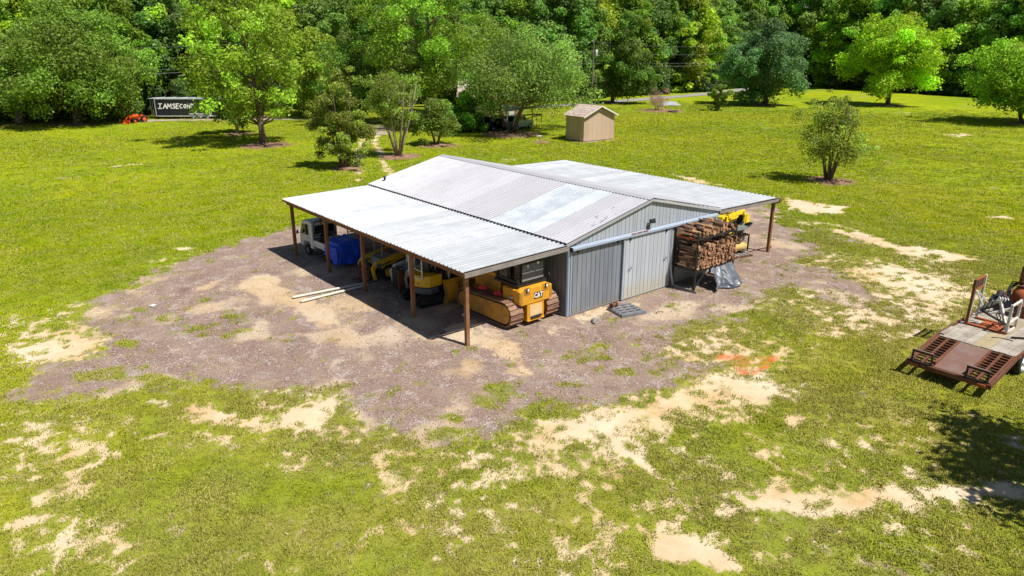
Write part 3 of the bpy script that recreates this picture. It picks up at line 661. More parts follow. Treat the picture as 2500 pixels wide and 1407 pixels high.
def clear_glass():
    t = NT('cab_glass'); g = t.n('ShaderNodeBsdfGlossy'); g.inputs['Roughness'].default_value = .03; tr = t.n('ShaderNodeBsdfTransparent'); tr.inputs[0].default_value = (.62, .66, .66, 1)
    fr = t.n('ShaderNodeFresnel'); fr.inputs[0].default_value = 1.45; mx = t.n('ShaderNodeMixShader'); t.l(fr.outputs[0], mx.inputs[0]); t.l(tr.outputs[0], mx.inputs[1]); t.l(g.outputs[0], mx.inputs[2]); return t.done(mx.outputs[0])
M['cabglass'] = clear_glass()
M['ply'] = M['beam']

# ================================================================== THE BARN
BW, BL, EV, RZ = 9.14, 15.0, 2.92, 4.0
barn = thing('steel_barn', 'grey steel barn with white lean-to roofs on both sides and sliding front doors', 'barn', (0, 0, 0))
PW = BL/16
def rib_profile(width, ribs=4, h=.034, rw=.06):
    """points (u, h) across one ribbed sheet"""
    p = width/ribs; out = []
    for i in range(ribs):
        u = i*p
        out += [(u, h), (u+rw*.45, h), (u+rw*.8, 0), (u+p*.5-.012, 0), (u+p*.5, .007), (u+p*.5+.012, 0), (u+p-rw*.35, 0)]
    out.append((width, h))
    return out
def groove_profile(width, ribs=4, h=.026, rw=.022):
    p = width/ribs; out = [(0, 0)]
    for i in range(ribs):
        u = i*p
        out += [(u+p*.5-rw/2, 0), (u+p*.5-rw/2+.002, -h), (u+p*.5+rw/2-.002, -h), (u+p*.5+rw/2, 0), (u+p-.006, 0), (u+p-.004, .008 if i == ribs-1 else .0), (u+p, .008 if i == ribs-1 else 0)]
    return out
def sheet(name, mat, origin, udir, ldir, ndir, length, width=PW, parent=barn, ribs=4, h=.042, len2=None, rw=.07):
    """a ribbed sheet: ribs run along ldir; len2 gives the length at the far side (gables)"""
    o, u, l, n = map(Vector, (origin, udir, ldir, ndir)); pr = rib_profile(width, 4, .045, .06) if mat is M['galv'] else rib_profile(width, 5, .032, .05) if 'roof' in name else groove_profile(width, ribs)
    vs = []; fs = []
    for a, b in pr:
        L = length if len2 is None else length+(len2-length)*a/width
        vs.append(o+u*a+n*b); vs.append(o+u*a+n*b+l*L)
    for i in range(len(pr)-1): fs.append((2*i, 2*i+2, 2*i+3, 2*i+1))
    mb = MB(); mb.add(vs, fs); ob = bpy.data.objects.new(name, mb.mesh(name, mat, fixn=False)); COL.objects.link(ob); ob.parent = parent; return ob
sl = math.hypot(4.57+.15, RZ-EV); dl = Vector((4.72, 0, RZ-EV))/sl; nl = Vector((-dl.z, 0, dl.x)); dr = Vector((-dl.x, 0, dl.z)); nr = Vector((dl.z, 0, dl.x))
rr = random.Random(4)
YO = -.12; PR = (BL+.2)/16
for i in range(16):
    mt = M['galv_new'] if i in (2, 3, 4) else M['galv_old']
    j = rr.uniform(-.008, .008)
    sheet('roof_panel', mt, (-.15, YO+i*PR, EV+.03+rr.uniform(0, .006)), (0, 1, 0), dl, nl, sl-.03+j, PR)
    sheet('roof_panel', M['galv_old'], (BW+.15, YO+i*PR, EV+.03), (0, 1, 0), dr, nr, sl-.03, PR)
    # lean-tos: outer edge a touch lower, tucked under the main eave
    d = Vector((-4.93, 0, -.10)).normalized()
    sheet('roof_panel', M['galv'], (.06, YO+i*PR, 2.865), (0, 1, 0), d, (0, 0, 1), 4.93+rr.uniform(-.02, .02), PR)
    d = Vector((4.93, 0, -.08)).normalized()
    sheet('roof_panel', M['galv'], (BW-.06, YO+i*PR, 2.875), (0, 1, 0), d, (0, 0, 1), 4.93, PR)
mb = MB(); mb.bar((4.57-.16, YO, RZ+.025), (4.57-.16, YO+BL+.2, RZ+.025), .32, .012); cap = None
mb = MB()
for sgn in (-1, 1):
    a = Vector((4.57, 0, RZ+.065)); b = a+Vector((sgn*.24, 0, -.055))
    mb.add([(a.x, YO-.02, a.z), (a.x, YO+BL+.22, a.z), (b.x, YO+BL+.22, b.z), (b.x, YO-.02, b.z)], [(0, 1, 2, 3)])
mb.build('ridge_cap', M['galv_old'], barn)
# walls
NW = 10; WP = BW/NW
def gz_at(x): return EV-.03+(RZ-EV)*(1-abs(x-4.57)/4.57)
for i in range(NW):
    x0 = i*WP
    z0, z1 = gz_at(x0), gz_at(x0+WP)
    if i*WP < 4.57 < (i+1)*WP-.01: z0 = z1 = min(z0, z1)
    sheet('wall_panel', M['siding'], (x0, 0, .04), (1, 0, 0), (0, 0, 1), (0, -1, 0), z0-.05, WP, len2=z1-.05, h=.02, rw=.05)
    sheet('wall_panel', M['siding'], (x0, BL, .04), (1, 0, 0), (0, 0, 1), (0, 1, 0), z0-.05, WP, len2=z1-.05, h=.02, rw=.05)
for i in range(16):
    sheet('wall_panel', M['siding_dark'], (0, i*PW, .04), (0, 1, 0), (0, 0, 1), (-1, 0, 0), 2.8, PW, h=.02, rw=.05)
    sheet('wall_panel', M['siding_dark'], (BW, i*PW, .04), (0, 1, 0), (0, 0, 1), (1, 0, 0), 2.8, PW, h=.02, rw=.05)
MB().bb(-.02, BW+.02, .03, BL-.03, .0, .05).build('slab', M['concrete'], barn)
for x in (0, BW):
    for y in (0, BL):
        sx_ = -1 if x == 0 else 1; sy_ = -1 if y == 0 else 1
        mb = MB(); mb.bb(x-.065, x+.065, y+sy_*.028-.012, y+sy_*.028+.012, 0, EV-.05); mb.bb(x+sx_*.03-.012, x+sx_*.03+.012, y-.065, y+.065, 0, EV-.06); mb.build('corner_trim', M['trimw'], barn)
for yy in (-.09, BL+.09):
    for sgn in (-1, 1):
        x1 = 4.57+sgn*4.75
        MB().bar((x1, yy, EV-.055), (4.57, yy, RZ-.035), .03, .10, (0, 0, 1)).build('rake_trim', M['galv_old'], barn)
# door track with its cover, and the doors
mb = MB(); mb.prism([(-.19, 2.64), (-.19, 2.715), (-.03, 2.77), (-.03, 2.74), (-.17, 2.69), (-.17, 2.64)], .06, 9.06, 'x'); mb.build('door_track', M['trimw'], barn)
MB().bb(.02, .06, -.2, -.03, 2.6, 2.76).build('track_end', M['darksteel'], barn)
for (xa, xb) in ((3.3, 3.62), (3.66, 3.95), (4.0, 4.3)):
    MB().bb(xa, xb, -.2, -.155, 2.762, 2.778).build('rust_streak', M['rust_orange'], barn)
def door(x0, x1, y, mat, name='sliding_door', bend=0.):
    n = max(2, round((x1-x0)/.98)); wv = (x1-x0)/n
    d = thing(name, None, None); d.parent = barn
    del_keys = [k for k in ('label', 'category') if k in d]
    for k in del_keys: del d[k]
    for i in range(n):
        sheet('door_panel', mat, (x0+i*wv, y, .05), (1, 0, 0), (0, 0, 1), (0, -1, 0), 2.56, wv, parent=d, h=.016, rw=.04)
    for xh_ in (x0+.35, x1-.35): MB().bb(xh_-.04, xh_+.04, y-.05, y+.0, 2.5, 2.68).build('hanger', M['darksteel'], d)
    mb = MB(); mb.bb(x0-.02, x0+.03, y-.03, y+.03, .04, 2.62); mb.bb(x1-.03, x1+.015, y-.03, y+.03, .04, 2.62); mb.bb(x0, x1, y+.002, y+.03, .03, .07); mb.build('door_edge', M['trimw'], d)
    return d
d1 = door(.09, 2.98, -.045, M['siding_dark']); d1['label'] = 'darker weathered sliding door on the left'
d2 = door(2.93, 5.86, -.115, muddy('door_steel', (.48, .515, .57), (.40, .43, .475), (.46, .42, .28), 1.0)); d2['label'] = 'pale sliding door overlapping the darker one'
for xh, zh in ((3.25, 1.28), (5.45, 1.3)):
    MB().tube([(xh, -.125, zh), (xh+.05, -.19, zh+.02), (xh+.13, -.19, zh+.06), (xh+.16, -.125, zh+.08)], .014, 6).build('door_handle', M['black'], d2)
# loose sheet bent away at the right end of the door
mb = MB(); pts = [(5.87, -.16), (5.93, -.20), (5.98, -.14)]
for k in range(2):
    for z0, z1, off in ((.1, .9, .10), (.9, 2.5, 0.)):
        (xa, ya), (xb, yb) = pts[k], pts[k+1]
        mb.add([(xa+off, ya-off, z0), (xb+off, yb-off, z0), (xb, yb, z1), (xa, ya, z1)], [(0, 1, 2, 3)])
mb.build('bent_flashing', M['siding'], barn)
# posts, beams and fascia of the lean-tos
for y in (.2, 3.72, 7.58, 11.02, 14.75):
    MB().bb(-4.64, -4.50, y-.07, y+.07, -.05, 2.56).build('post', M['post'], barn, .008)
    MB().bb(14.03, 14.17, y-.07, y+.07, -.05, 2.58).build('post', M['post'], barn, .008)
for x in (-4.67, -4.47): MB().bb(x-.02, x+.02, -.08, BL+.08, 2.50, 2.745).build('beam', M['beam'], barn)
for x in (14.0, 14.2): MB().bb(x-.02, x+.02, -.08, BL+.08, 2.52, 2.76).build('beam', M['beam'], barn)
for x in (-3.6, -2.4, -1.2): MB().bb(x-.02, x+.02, -.06, BL+.06, 2.70, 2.79).build('purlin', M['beam'], barn)
for x in (10.4, 11.6, 12.8): MB().bb(x-.02, x+.02, -.06, BL+.06, 2.72, 2.81).build('purlin', M['beam'], barn)
for y in (.2, 3.72, 7.58, 11.02, 14.75):
    MB().bar((-4.44, y, 2.60), (-.05, y, 2.66), .04, .14).build('rafter', M['beam'], barn)
    MB().bar((13.97, y, 2.62), (BW+.05, y, 2.68), .04, .14).build('rafter', M['beam'], barn)
MB().bar((-4.84, -.11, 2.66), (-.08, -.11, 2.76), .03, .17).build('fascia', M['greywood'], barn)
MB().bar((BW+.08, -.11, 2.78), (14.02, -.11, 2.69), .03, .13).build('fascia', M['greywood'], barn)
MB().bb(14.02, 14.24, -.16, .2, 2.60, 2.74).build('beam_end', M['rust'], barn)
MB().bb(-4.88, -4.85, -.12, BL+.1, 2.68, 2.765).build('fascia', M['beam'], barn)
MB().bb(14.02+.02, 14.06, -.12+.4, BL+.1, 2.70, 2.79).build('fascia', M['beam'], barn)
# dark gap under the main eave: its shade put in as a black strip
MB().bb(-.13, -.02, YO+.05, BL+.05, 2.885, 2.925).build('eave_gap_shade', M['black'], barn)
# gable lamp
lamp = MB(); lamp.cyl((4.36, -.02, 2.86), (4.36, -.14, 2.90), .03, 8); lamp.cyl((4.36, -.14, 2.88), (4.40, -.15, 3.12), .022, 8)
lampo = lamp.build('gable_lamp', M['darksteel'], barn)
MB().box((4.52, -.17, 3.12), (.26, .12, .16), (R(-20), 0, 0)).build('lamp_head', M['black'], lampo, .01)
MB().box((4.52, -.232, 3.095), (.22, .006, .12), (R(-20), 0, 0)).build('lamp_glass', M['glass'], lampo)
vent = MB(); vent.cyl((.55, 14.6, 3.08), (.55, 14.6, 3.32), .05, 10); vent.cyl((.55, 14.6, 3.30), (.55, 14.6, 3.36), .11, 12, .05)
vent.build('roof_vent', M['darksteel'], barn)
# worn marks near the gable edge: small lifted rust flakes on the roof
for k in range(16):
    u = rr.uniform(1.4, 3.3); y = rr.uniform(.1, .75); pz = EV+.03+(u+.15)*(RZ-EV)/4.72
    MB().box((u, y, pz+.016), (rr.uniform(.05, .2), rr.uniform(.01, .03), .008), (0, -math.atan2(RZ-EV, 4.72), 0)).build('rust_flake', M['greypaint'], barn)

# ================================================================== FIREWOOD RACK AND LOGS
rack = thing('firewood_rack', 'dark steel two-level rack full of split firewood in front of the barn wall', 'firewood rack', (7.4, -.75, 0))
def rk(mb, name='frame', m=None): return mb.build(name, m or M['darksteel'], rack)
X0, X1, Y0, Y1 = -1.33, 1.33, -.60, .55
for x in (X0, X1):
    for y in (Y0, Y1):
        MB().bb(x-.035, x+.035, y-.035, y+.035, 0, 2.62 if x < 0 else 2.5).build('upright', M['darksteel'], rack)
    MB().bb(x-.04, x+.04, Y0-.15, Y1+.1, 0.0, .09).build('foot_beam', M['greywood'], rack)
    for z in (2.27,): MB().bb(x-.028, x+.028, Y0+.04, Y1-.04, z-.05, z+.05).build('cross_bar', M['rust_orange'], rack)
    MB().bb(x-.028, x+.028, Y0+.04, Y1-.04, .87, .96).build('cross_bar', M['darksteel'], rack)
for z in (.92, 2.30):
    for y in (Y0, Y1): MB().bb(X0+.04, X1-.04, y-.03, y+.03, z-.045, z+.045).build('rail', M['darksteel'], rack)
    mb = MB()
    for k in range(9): mb.bb(X0+.1+k*.3, X0+.16+k*.3, Y0+.03, Y1-.03, z-.02, z+.03)
    mb.build('shelf', M['darksteel'], rack)
MB().bar((X0+.03, Y0, .2), (X0+.75, Y0, .87), .04, .04).build('brace', M['darksteel'], rack)
def log_mesh(seed, L=.42, rad=.075):
    q = random.Random(seed); mb = MB(); kind = seed % 4
    if kind == 0: ang = [2*PI*k/9 for k in range(9)]; pts = [(rad*.8*math.cos(a)*(1+q.uniform(-.12, .12)), rad*.8*math.sin(a)*(1+q.uniform(-.12, .12))) for a in ang]; bark = set(range(9))
    elif kind in (1, 2):
        sp = R(q.uniform(75, 125)); pts = [(0, 0)]+[(rad*1.35*math.cos(sp*k/4), rad*1.35*math.sin(sp*k/4)) for k in range(5)]; cx_ = sum(p[0] for p in pts)/6; cy_ = sum(p[1] for p in pts)/6
        pts = [(a-cx_, b-cy_) for a, b in pts]; bark = {1, 2, 3, 4}
    else: pts = [(-rad, -.5*rad), (rad, -.6*rad), (rad*.9, .45*rad), (.1*rad, .75*rad), (-rad*.8, .5*rad)]; bark = {2, 3}
    n = len(pts); vs = []
    tw = q.uniform(-.2, .2)
    for e, y in enumerate((-L/2, 0, L/2)):
        s_ = 1+q.uniform(-.1, .1); c, s = math.cos(tw*e), math.sin(tw*e)
        vs += [(s_*(a*c-b*s)+q.uniform(-.004, .004), y, s_*(a*s+b*c)) for a, b in pts]
    mb.add(vs, []); b0 = 0
    mb.m(1); mb.f.append(tuple(range(n))); mb.mi.append(1); mb.f.append(tuple(range(2*n, 3*n))[::-1]); mb.mi.append(1)
    for e in range(2):
        for k in range(n):
            mb.f.append((e*n+k, (e+1)*n+k, (e+1)*n+(k+1) % n, e*n+(k+1) % n)); mb.mi.append(0 if k in bark else 2)
    return mb.mesh('firewood_log', [M['logbark'], M['logend'], M['logsplit']])
LOGS = [log_mesh(i) for i in range(12)]
q = random.Random(12)
GRP = 'split logs stacked on the firewood rack'
def put_log(x, y, z, rz=0., lab='lower', cross=False, text=None):
    o = inst('firewood_log', q.choice(LOGS), None, (7.4+x, -.75+y, z), (q.uniform(-.06, .06), q.uniform(0, 6.28), rz+q.uniform(-.08, .08)+(PI/2 if cross else 0)), (q.uniform(.85, 1.12),)*3)
    tag(o, text or {'lower': 'split log stacked in the deep lower level of the firewood rack', 'upper': 'split log piled loosely on the top level of the firewood rack',
            'end': 'pale split log in the shaded left end of the lower stack'}[lab], 'firewood log', {'lower': GRP, 'upper': 'split logs on the top level of the rack', 'end': 'split logs at the left end of the rack'}[lab]); return o
nlog = 0
for row in range(9):
    z = 1.03+row*.118
    n = 19
    for k in range(n):
        x = X0+.10+k*(2.48/(n-1))+q.uniform(-.02, .02)
        if row == 8 and q.random() < .45: continue
        put_log(x, Y0+.17+q.uniform(-.05, .05)-.03, z+q.uniform(-.02, .02), q.choice((0, 0, 0, .15, -.2)), 'lower', text='%s log from the left, %s row up, lower stack face' % (ORD[k], ORD[row])); nlog += 1
for row in range(8):
    z = 1.03+row*.12
    for (yy) in (.12, .42): put_log(X0+.09, Y0+.30+yy+q.uniform(-.02, .02), z, 0, 'end', text='%s log, %s row up, at the shaded left end' % ('back' if yy > .3 else 'middle', ORD[row])); nlog += 1
for k in range(14):
    x = X0+.25+k*.17; put_log(x, q.uniform(0, .35), 2.0+q.uniform(-.05, .03), q.uniform(-.4, .4), 'lower', text='%s loose log from the left lying on top of the lower stack behind its face' % ORD[k]); nlog += 1
put_log(-.45, -.4, 2.12, 1.2, 'lower', text='log lying askew on the lower stack left of the middle'); put_log(.6, -.3, 2.1, .9, 'lower', text='log lying askew on the lower stack right of the middle'); put_log(1.0, -.45, 2.06, 1.4, 'lower', text='log lying askew near the right end of the lower stack')
for row in range(3):
    for k in range(17-row*2):
        for yy in (-.40, .03, .40):
            if q.random() < (.0 if row < 2 else .35): continue
            if row == 1 and yy == .03 and k > 3: continue
            if row == 0 and yy > -.2 and k > 1: continue
            x = X0+.08+row*.12+k*(2.46/16)+q.uniform(-.03, .03)
            put_log(x, yy+q.uniform(-.05, .05), 2.41+row*.115+q.uniform(-.02, .03), q.uniform(-.25, .25), 'upper', text='%s log from left, %s layer, top pile, %s' % (ORD[k], ORD[row], {-.40: 'at the front', .03: 'in the middle', .40: 'at the wall side'}[yy])); nlog += 1
print('logs', nlog)
mb = MB()
for k in range(16):
    for row in range(7):
        for yy in (.12, .40): mb.box((X0+.3+k*.15, yy-.02, 1.03+row*.12), (.13, .40, .11), (0, q.uniform(-.5, .5), 0))
inner = mb.build('stacked_firewood', M['logbark'], None, loc=(7.4, -.75, 0)); inner['kind'] = 'stuff'

# cloth helper ---------------------------------------------------------------
def cloth(name, P, nu, nv, mat, parent=None, thick=.006):
    """P(u, v) -> point, u, v in 0..1"""
    vs = [P(i/(nu-1), j/(nv-1)) for i in range(nu) for j in range(nv)]
    fs = [(i*nv+j, (i+1)*nv+j, (i+1)*nv+j+1, i*nv+j+1) for i in range(nu-1) for j in range(nv-1)]
    mb = MB(); mb.add(vs, fs); o = mb.build(name, mat, parent, smooth=True)
    s = o.modifiers.new('thickness', 'SOLIDIFY'); s.thickness = thick; return o
def fold(a, b, s=0):
    return vnoise(np.array([a+s]), np.array([b+s*.7]), 5)[0]-.5
def P(u, v):
    # hangs from the shelf edge down and spreads on the ground towards the viewer
    top = Vector((7.15+u*1.42, -1.38, .93-.03*math.sin(u*PI)*2)); bot = Vector((6.72+u*2.05, -2.05+.18*math.sin(u*7)+u*.1, .025))
    p = top.lerp(bot, v**.92); sag = math.sin(PI*v); f = .10*math.sin(u*21+v*5)*(.2+v*.6)+.16*fold(u*7, v*4.2, 3)*(.3+v)+.10*fold(u*15, v*3, 9)
    p.y -= sag*.04+f*.9; p.x += .10*fold(u*5, v*9, 21)
    if v > .86: p.z = max(.02, p.z+.05*fold(u*16, v*20, 31)+.02)
    return p
tp = cloth('grey_tarp', P, 60, 44, M['tarp_grey']); tag(tp, 'crumpled grey tarp hanging from the firewood rack to the gravel', 'tarp')

# ================================================================== TRACKED AND WHEELED MACHINES
def stadium(y0, y1, r0, r1, z0, n=40):
    """evenly spaced points and tangents round a track loop: rear wheel at y0, front wheel at y1"""
    c0 = Vector((0, y0, z0+r0)); c1 = Vector((0, y1, z0+r1)); pts = []
    for k in range(13): a = PI+PI/2+0 - PI*k/12; pts.append(c0+Vector((0, r0*math.cos(a), r0*math.sin(a))))     # bottom -> back -> top
    for k in range(13): a = PI/2 - PI*k/12; pts.append(c1+Vector((0, r1*math.cos(a), r1*math.sin(a))))
    pts.append(pts[0]); d = [0]
    for a, b in zip(pts, pts[1:]): d.append(d[-1]+(b-a).length)
    out = []
    for i in range(n):
        t = d[-1]*i/n
        for k in range(len(pts)-1):
            if d[k] <= t <= d[k+1]:
                f = (t-d[k])/max(1e-6, d[k+1]-d[k]); out.append((pts[k].lerp(pts[k+1], f), (pts[k+1]-pts[k]).normalized())); break
    return out
def track(parent, x, wid, y0, y1, r0, r1, mat, framemat, n=40, cover=True, rubber=False, z0=.03):
    loop = stadium(y0, y1, r0, r1, z0, n); pitch = (loop[1][0]-loop[0][0]).length
    tk = MB()
    inner = stadium(y0, y1, r0-.045, r1-.045, z0+.045, 48)
    tk.prism([(p.y, p.z) for p, _ in inner], x-wid*.30, x+wid*.30, 'x')
    tk_o = tk.build('track_chain', M['darksteel'] if not rubber else M['rubber'], parent)
    mb = MB(); mb.box((0, 0, 0), (wid, pitch*.95, .03)); 
    if not rubber: mb.box((0, -pitch*.40, .032), (wid, .018, .045))
    else: mb.box((0, 0, .02), (wid*.92, pitch*.4, .03))
    me_ = mb.mesh('track_shoe', mat)
    for p, t_ in loop:
        nrm = Vector((0, -t_.z, t_.y)); Mx = Matrix((Vector((1, 0, 0)), t_, Vector((1, 0, 0)).cross(t_))).transposed()
        o = inst('track_shoe', me_, tk_o); o.rotation_euler = Mx.to_euler(); o.location = (x, p.y, p.z)
    if cover:
        fr = stadium(y0, y1, r0-.09, r1-.09, z0+.09, 40)
        MB().prism([(p.y, p.z) for p, _ in fr], x-wid*.47, x+wid*.47, 'x').build('track_frame', framemat, parent, .012)
    else:
        MB().bb(x-wid*.3, x+wid*.3, y0+.05, y1-.05, z0+.09, z0+min(r0, r1)*1.15).build('track_frame', framemat, parent, .01)
        for yy, rr_ in ((y0, r0-.06), (y1, r1-.06)):
            MB().cyl((x-wid*.36, yy, z0+rr_+.06), (x+wid*.36, yy, z0+rr_+.06), rr_, 20).build('idler_wheel', M['darksteel'], parent)
        k = 4
        for i in range(k):
            yy = y0+(y1-y0)*(i+.7)/(k+.4); MB().cyl((x-wid*.38, yy, z0+.13), (x+wid*.38, yy, z0+.13), .085, 14).build('track_roller', M['darksteel'], parent)

# --- bulldozer, rear towards the yard
dz = thing('bulldozer', 'yellow tracked bulldozer with rusty track pads and black caged cab parked under the near lean-to', 'bulldozer', (-1.42, .22, 0), R(1))
for x in (-.9, .9): track(dz, x, .60, .46, 2.95, .46, .40, M['pad'], M['catyel_dirty'], 44, z0=.06)
MB().bb(-.58, .58, .35, 3.0, .38, .95).build('chassis', M['catyel_dirty'], dz, .02)
mb = MB(); mb.prism([(-.80, .93), (-.80, 1.42), (-.62, 1.50), (.62, 1.50), (.80, 1.42), (.80, .93), (.70, .86), (-.70, .86)], -.04, .95, 'y'); body = mb.build('rear_tank', M['catyel'], dz, .03)
MB().bb(-.42, .42, -.02, .3, .20, .88).build('rear_case', M['catyel'], dz, .02)
MB().prism([(-.42, .18), (.42, .18), (.42, .23), (-.42, .23)], -.05, .25, 'y').build('belly_guard', M['catyel'], dz, .01)
MB().prism([(-.30, .34), (.30, .34), (.30, .80), (-.30, .80)], -.034, -.022, 'y').build('cover_plate', weather('worn_cover', (.66, .50, .30), (.66, .34, .05), 3, .8, .5), dz, .004)
for x in (-.46, .46):
    MB().prism([(x-.15, 1.25), (x+.15, 1.25), (x+.15, 1.51), (x-.15, 1.51)], -.052, -.03, 'y').build('lamp_recess', M['catyel_dirty'], dz)
    mb = MB(); mb.cyl((x, -.12, 1.46), (x, -.03, 1.46), .055, 14); lm = mb.build('work_lamp', M['darksteel'], dz); MB().cyl((x, -.128, 1.46), (x, -.12, 1.46), .046, 14).build('lens', M['decal_w'], lm)
def cat_badge(parent, loc, rot, s):
    pl = MB().prism([(-.5*s, -.30*s), (.44*s, -.30*s), (.5*s, -.24*s), (.5*s, .30*s), (-.44*s, .30*s), (-.5*s, .24*s)], 0, .006, 'z').build('badge', M['black'], parent, loc=loc, rot=rot)
    text_part('badge_letters', 'CAT', M['decal_w'], pl, (0, .0, .0085), (0, 0, 0), .60*s, .0015, 0, .022*s, (.86, 1, 1))
    MB().prism([(-.17*s, -.225*s), (.13*s, -.225*s), (-.01*s, -.02*s)], 0, .014, 'z').build('badge_triangle', M['yel'], pl)
    return pl
cat_badge(dz, (.10, -.045, 1.14), (R(90), 0, 0), .42)
cat_badge(dz, (-.808, .45, 1.10), (R(90), 0, R(-90)), .24)
# cab: black frame, glass, rear screen of close bars
MB().bb(-.72, .72, .18, 1.55, 1.50, 1.60).build('cab_floor', M['black'], dz, .01)
cab = MB()
for x in (-.62, .62):
    for y, yt in ((.28, .22), (1.5, 1.42)): cab.bar((x, y, 1.55), (x*.95, yt, 2.48), .09, .09, (1, 0, 0))
cab.bb(-.66, .66, .14, 1.5, 2.46, 2.56); cab.bb(-.60, .60, .20, .28, 1.56, 1.66); cab.bb(-.60, .60, .20, .28, 2.36, 2.46); cab.bb(-.64, -.56, .3, 1.5, 1.6, 1.72); cab.bb(.56, .64, .3, 1.5, 1.6, 1.72); cab.bar((-.62, .88, 1.6), (-.59, .85, 2.46), .06, .06)
cabo = cab.build('cab_frame', M['black'], dz, .012)
MB().bb(-.64, .64, .20, 1.45, 2.50, 2.60).build('cab_roof', M['slate'], dz, .02)
for x in (-.60, .60):
    MB().prism([(.3, 1.7), (1.46, 1.7), (1.40, 2.44), (.26, 2.44)], x-.006, x+.006, 'x').build('side_window', M['cabglass'], dz)
MB().prism([(-.55, 1.68), (.55, 1.68), (.55, 2.38), (-.55, 2.38)], .262, .270, 'y').build('rear_window', M['cabglass'], dz)
MB().prism([(-.55, 1.68), (.55, 1.68), (.55, 2.38), (-.55, 2.38)], 1.44, 1.45, 'y').build('windscreen', M['cabglass'], dz)
scr = MB().bb(-.56, -.52, .15, .19, 1.66, 2.40).bb(.52, .56, .15, .19, 1.66, 2.40).bb(-.52, .52, .15, .19, 1.66, 1.70).bb(-.52, .52, .15, .19, 2.36, 2.40).build('rear_screen', M['black'], dz)
bar_me = MB().bb(-.52, .52, -.01, .01, -.009, .009).mesh('screen_bar', weather('worn_bar', (.34, .35, .34), (.2, .2, .2), 4.))
for k in range(17): inst('screen_bar', bar_me, scr, (0, .17, 1.735+k*.037))
MB().bb(-.25, .25, .55, 1.05, 1.60, 1.85).bb(-.24, .24, .5, .62, 1.85, 2.25).build('seat', M['rubber'], dz, .04)
MB().bb(-.60, -.35, .5, 1.2, 1.60, 1.95).bb(.35, .60, .5, 1.2, 1.60, 1.95).build('console', M['black'], dz, .02)
for x, z in ((-.28, 2.28), (.22, 2.33)): MB().bb(x-.035, x+.035, .10, .145, z-.05, z+.05).build('cab_lamp', M['decal_w'], dz, .008)
# hood with side panel and decal
mb = MB(); mb.prism([(1.5, .9), (3.05, .9), (3.12, 1.2), (3.12, 1.72), (3.0, 1.80), (1.5, 2.02)], -.46, .46, 'x'); mb.build('hood', M['catyel'], dz, .03)
MB().prism([(1.62, 1.0), (2.85, 1.0), (2.85, 1.42), (1.62, 1.55)], -.475, -.462, 'x').build('side_panel', M['catyel_dirty'], dz, .004)
dc = MB().prism([(1.75, 1.66), (2.75, 1.60), (2.75, 1.76), (1.75, 1.88)], -.472, -.463, 'x').build('decal', M['black'], dz)
text_part('decal_letters', 'D5K', M['decal_w'], dc, (-.477, 2.45, 1.69), (R(90), 0, R(-90)), .15, .001, 0, .004)
MB().cyl((.2, 2.4, 1.8), (.2, 2.4, 2.35), .05, 12).build('exhaust', M['darksteel'], dz)
# push arms and blade
for x in (-.72, .72):
    MB().bar((x*.8, 2.2, .5), (x, 3.75, .35), .12, .18).build('push_arm', M['catyel_dirty'], dz, .01)
    MB().bar((x*.5, 2.9, 1.25), (x*.6, 3.72, .75), .07, .07).build('lift_cylinder', M['darksteel'], dz)
prof = [(3.86+.16*math.cos(a*PI)*1.0-.02, .05+.95*a) for a in [k/10 for k in range(11)]]
prof = [(3.78+.20*((2*k/10-1)**2), .03+.98*k/10) for k in range(11)]
bl = MB(); bl.prism(prof+[(y-.05, z) for y, z in reversed(prof)], -1.36, 1.36, 'x'); blade = bl.build('blade', M['catyel'], dz, .006)
for x in (-1.38, 1.38): MB().prism([(3.72, .03), (4.02, .03), (3.86, .5), (4.02, 1.02), (3.9, 1.04), (3.70, .55)], x-.02, x+.02, 'x').build('blade_end', M['catyel_dirty'], dz)
for x in (-.9, .3): MB().bb(x-.05, x+.05, 3.62, 3.8, .15, .85).build('blade_rib', M['catyel_dirty'], dz)
MB().tube([(-.74, .1, 1.5), (-.76, .06, 1.75), (-.76, .2, 1.95), (-.72, .3, 2.0)], .016, 6).build('grab_handle', M['black'], dz)
MB().tube([(.74, .1, 1.5), (.76, .06, 1.75), (.76, .2, 1.95), (.72, .3, 2.0)], .016, 6).build('grab_handle', M['black'], dz)
MB().bb(-.26, .26, -.10, -.03, .30, .37).build('tow_hitch', M['darksteel'], dz, .008)
for x in (-.72, .72): MB().bb(x-.05, x+.05, -.052, -.04, .95, 1.38).build('corner_seam', M['catyel_dirty'], dz)
def binder(loc, rz, lab):
    o = MB(); o.prism([(-.17, 0), (.15, 0), (.20, .06), (.10, .22), (-.02, .13), (-.10, .16), (-.2, .05)], -.05, .05, 'y')
    o.tube([(-.2, 0, .03), (-.30, .03, .02), (-.36, .0, .04)], .015, 6); o.cyl((.05, -.07, .1), (.05, .07, .1), .035, 8)
    b = o.build('red_hitch', M['red'], None, .01, loc=loc, rot=(0, 0, rz)); tag(b, lab, 'tow hitch')
binder((-2.30, 1.35, 1.02), R(-70), 'bright red steel hitch lying sunlit on the rear of the bulldozer track')
binder((-2.30, 2.30, 1.0), R(-60), 'red steel hitch lying in shade further forward on the bulldozer track')

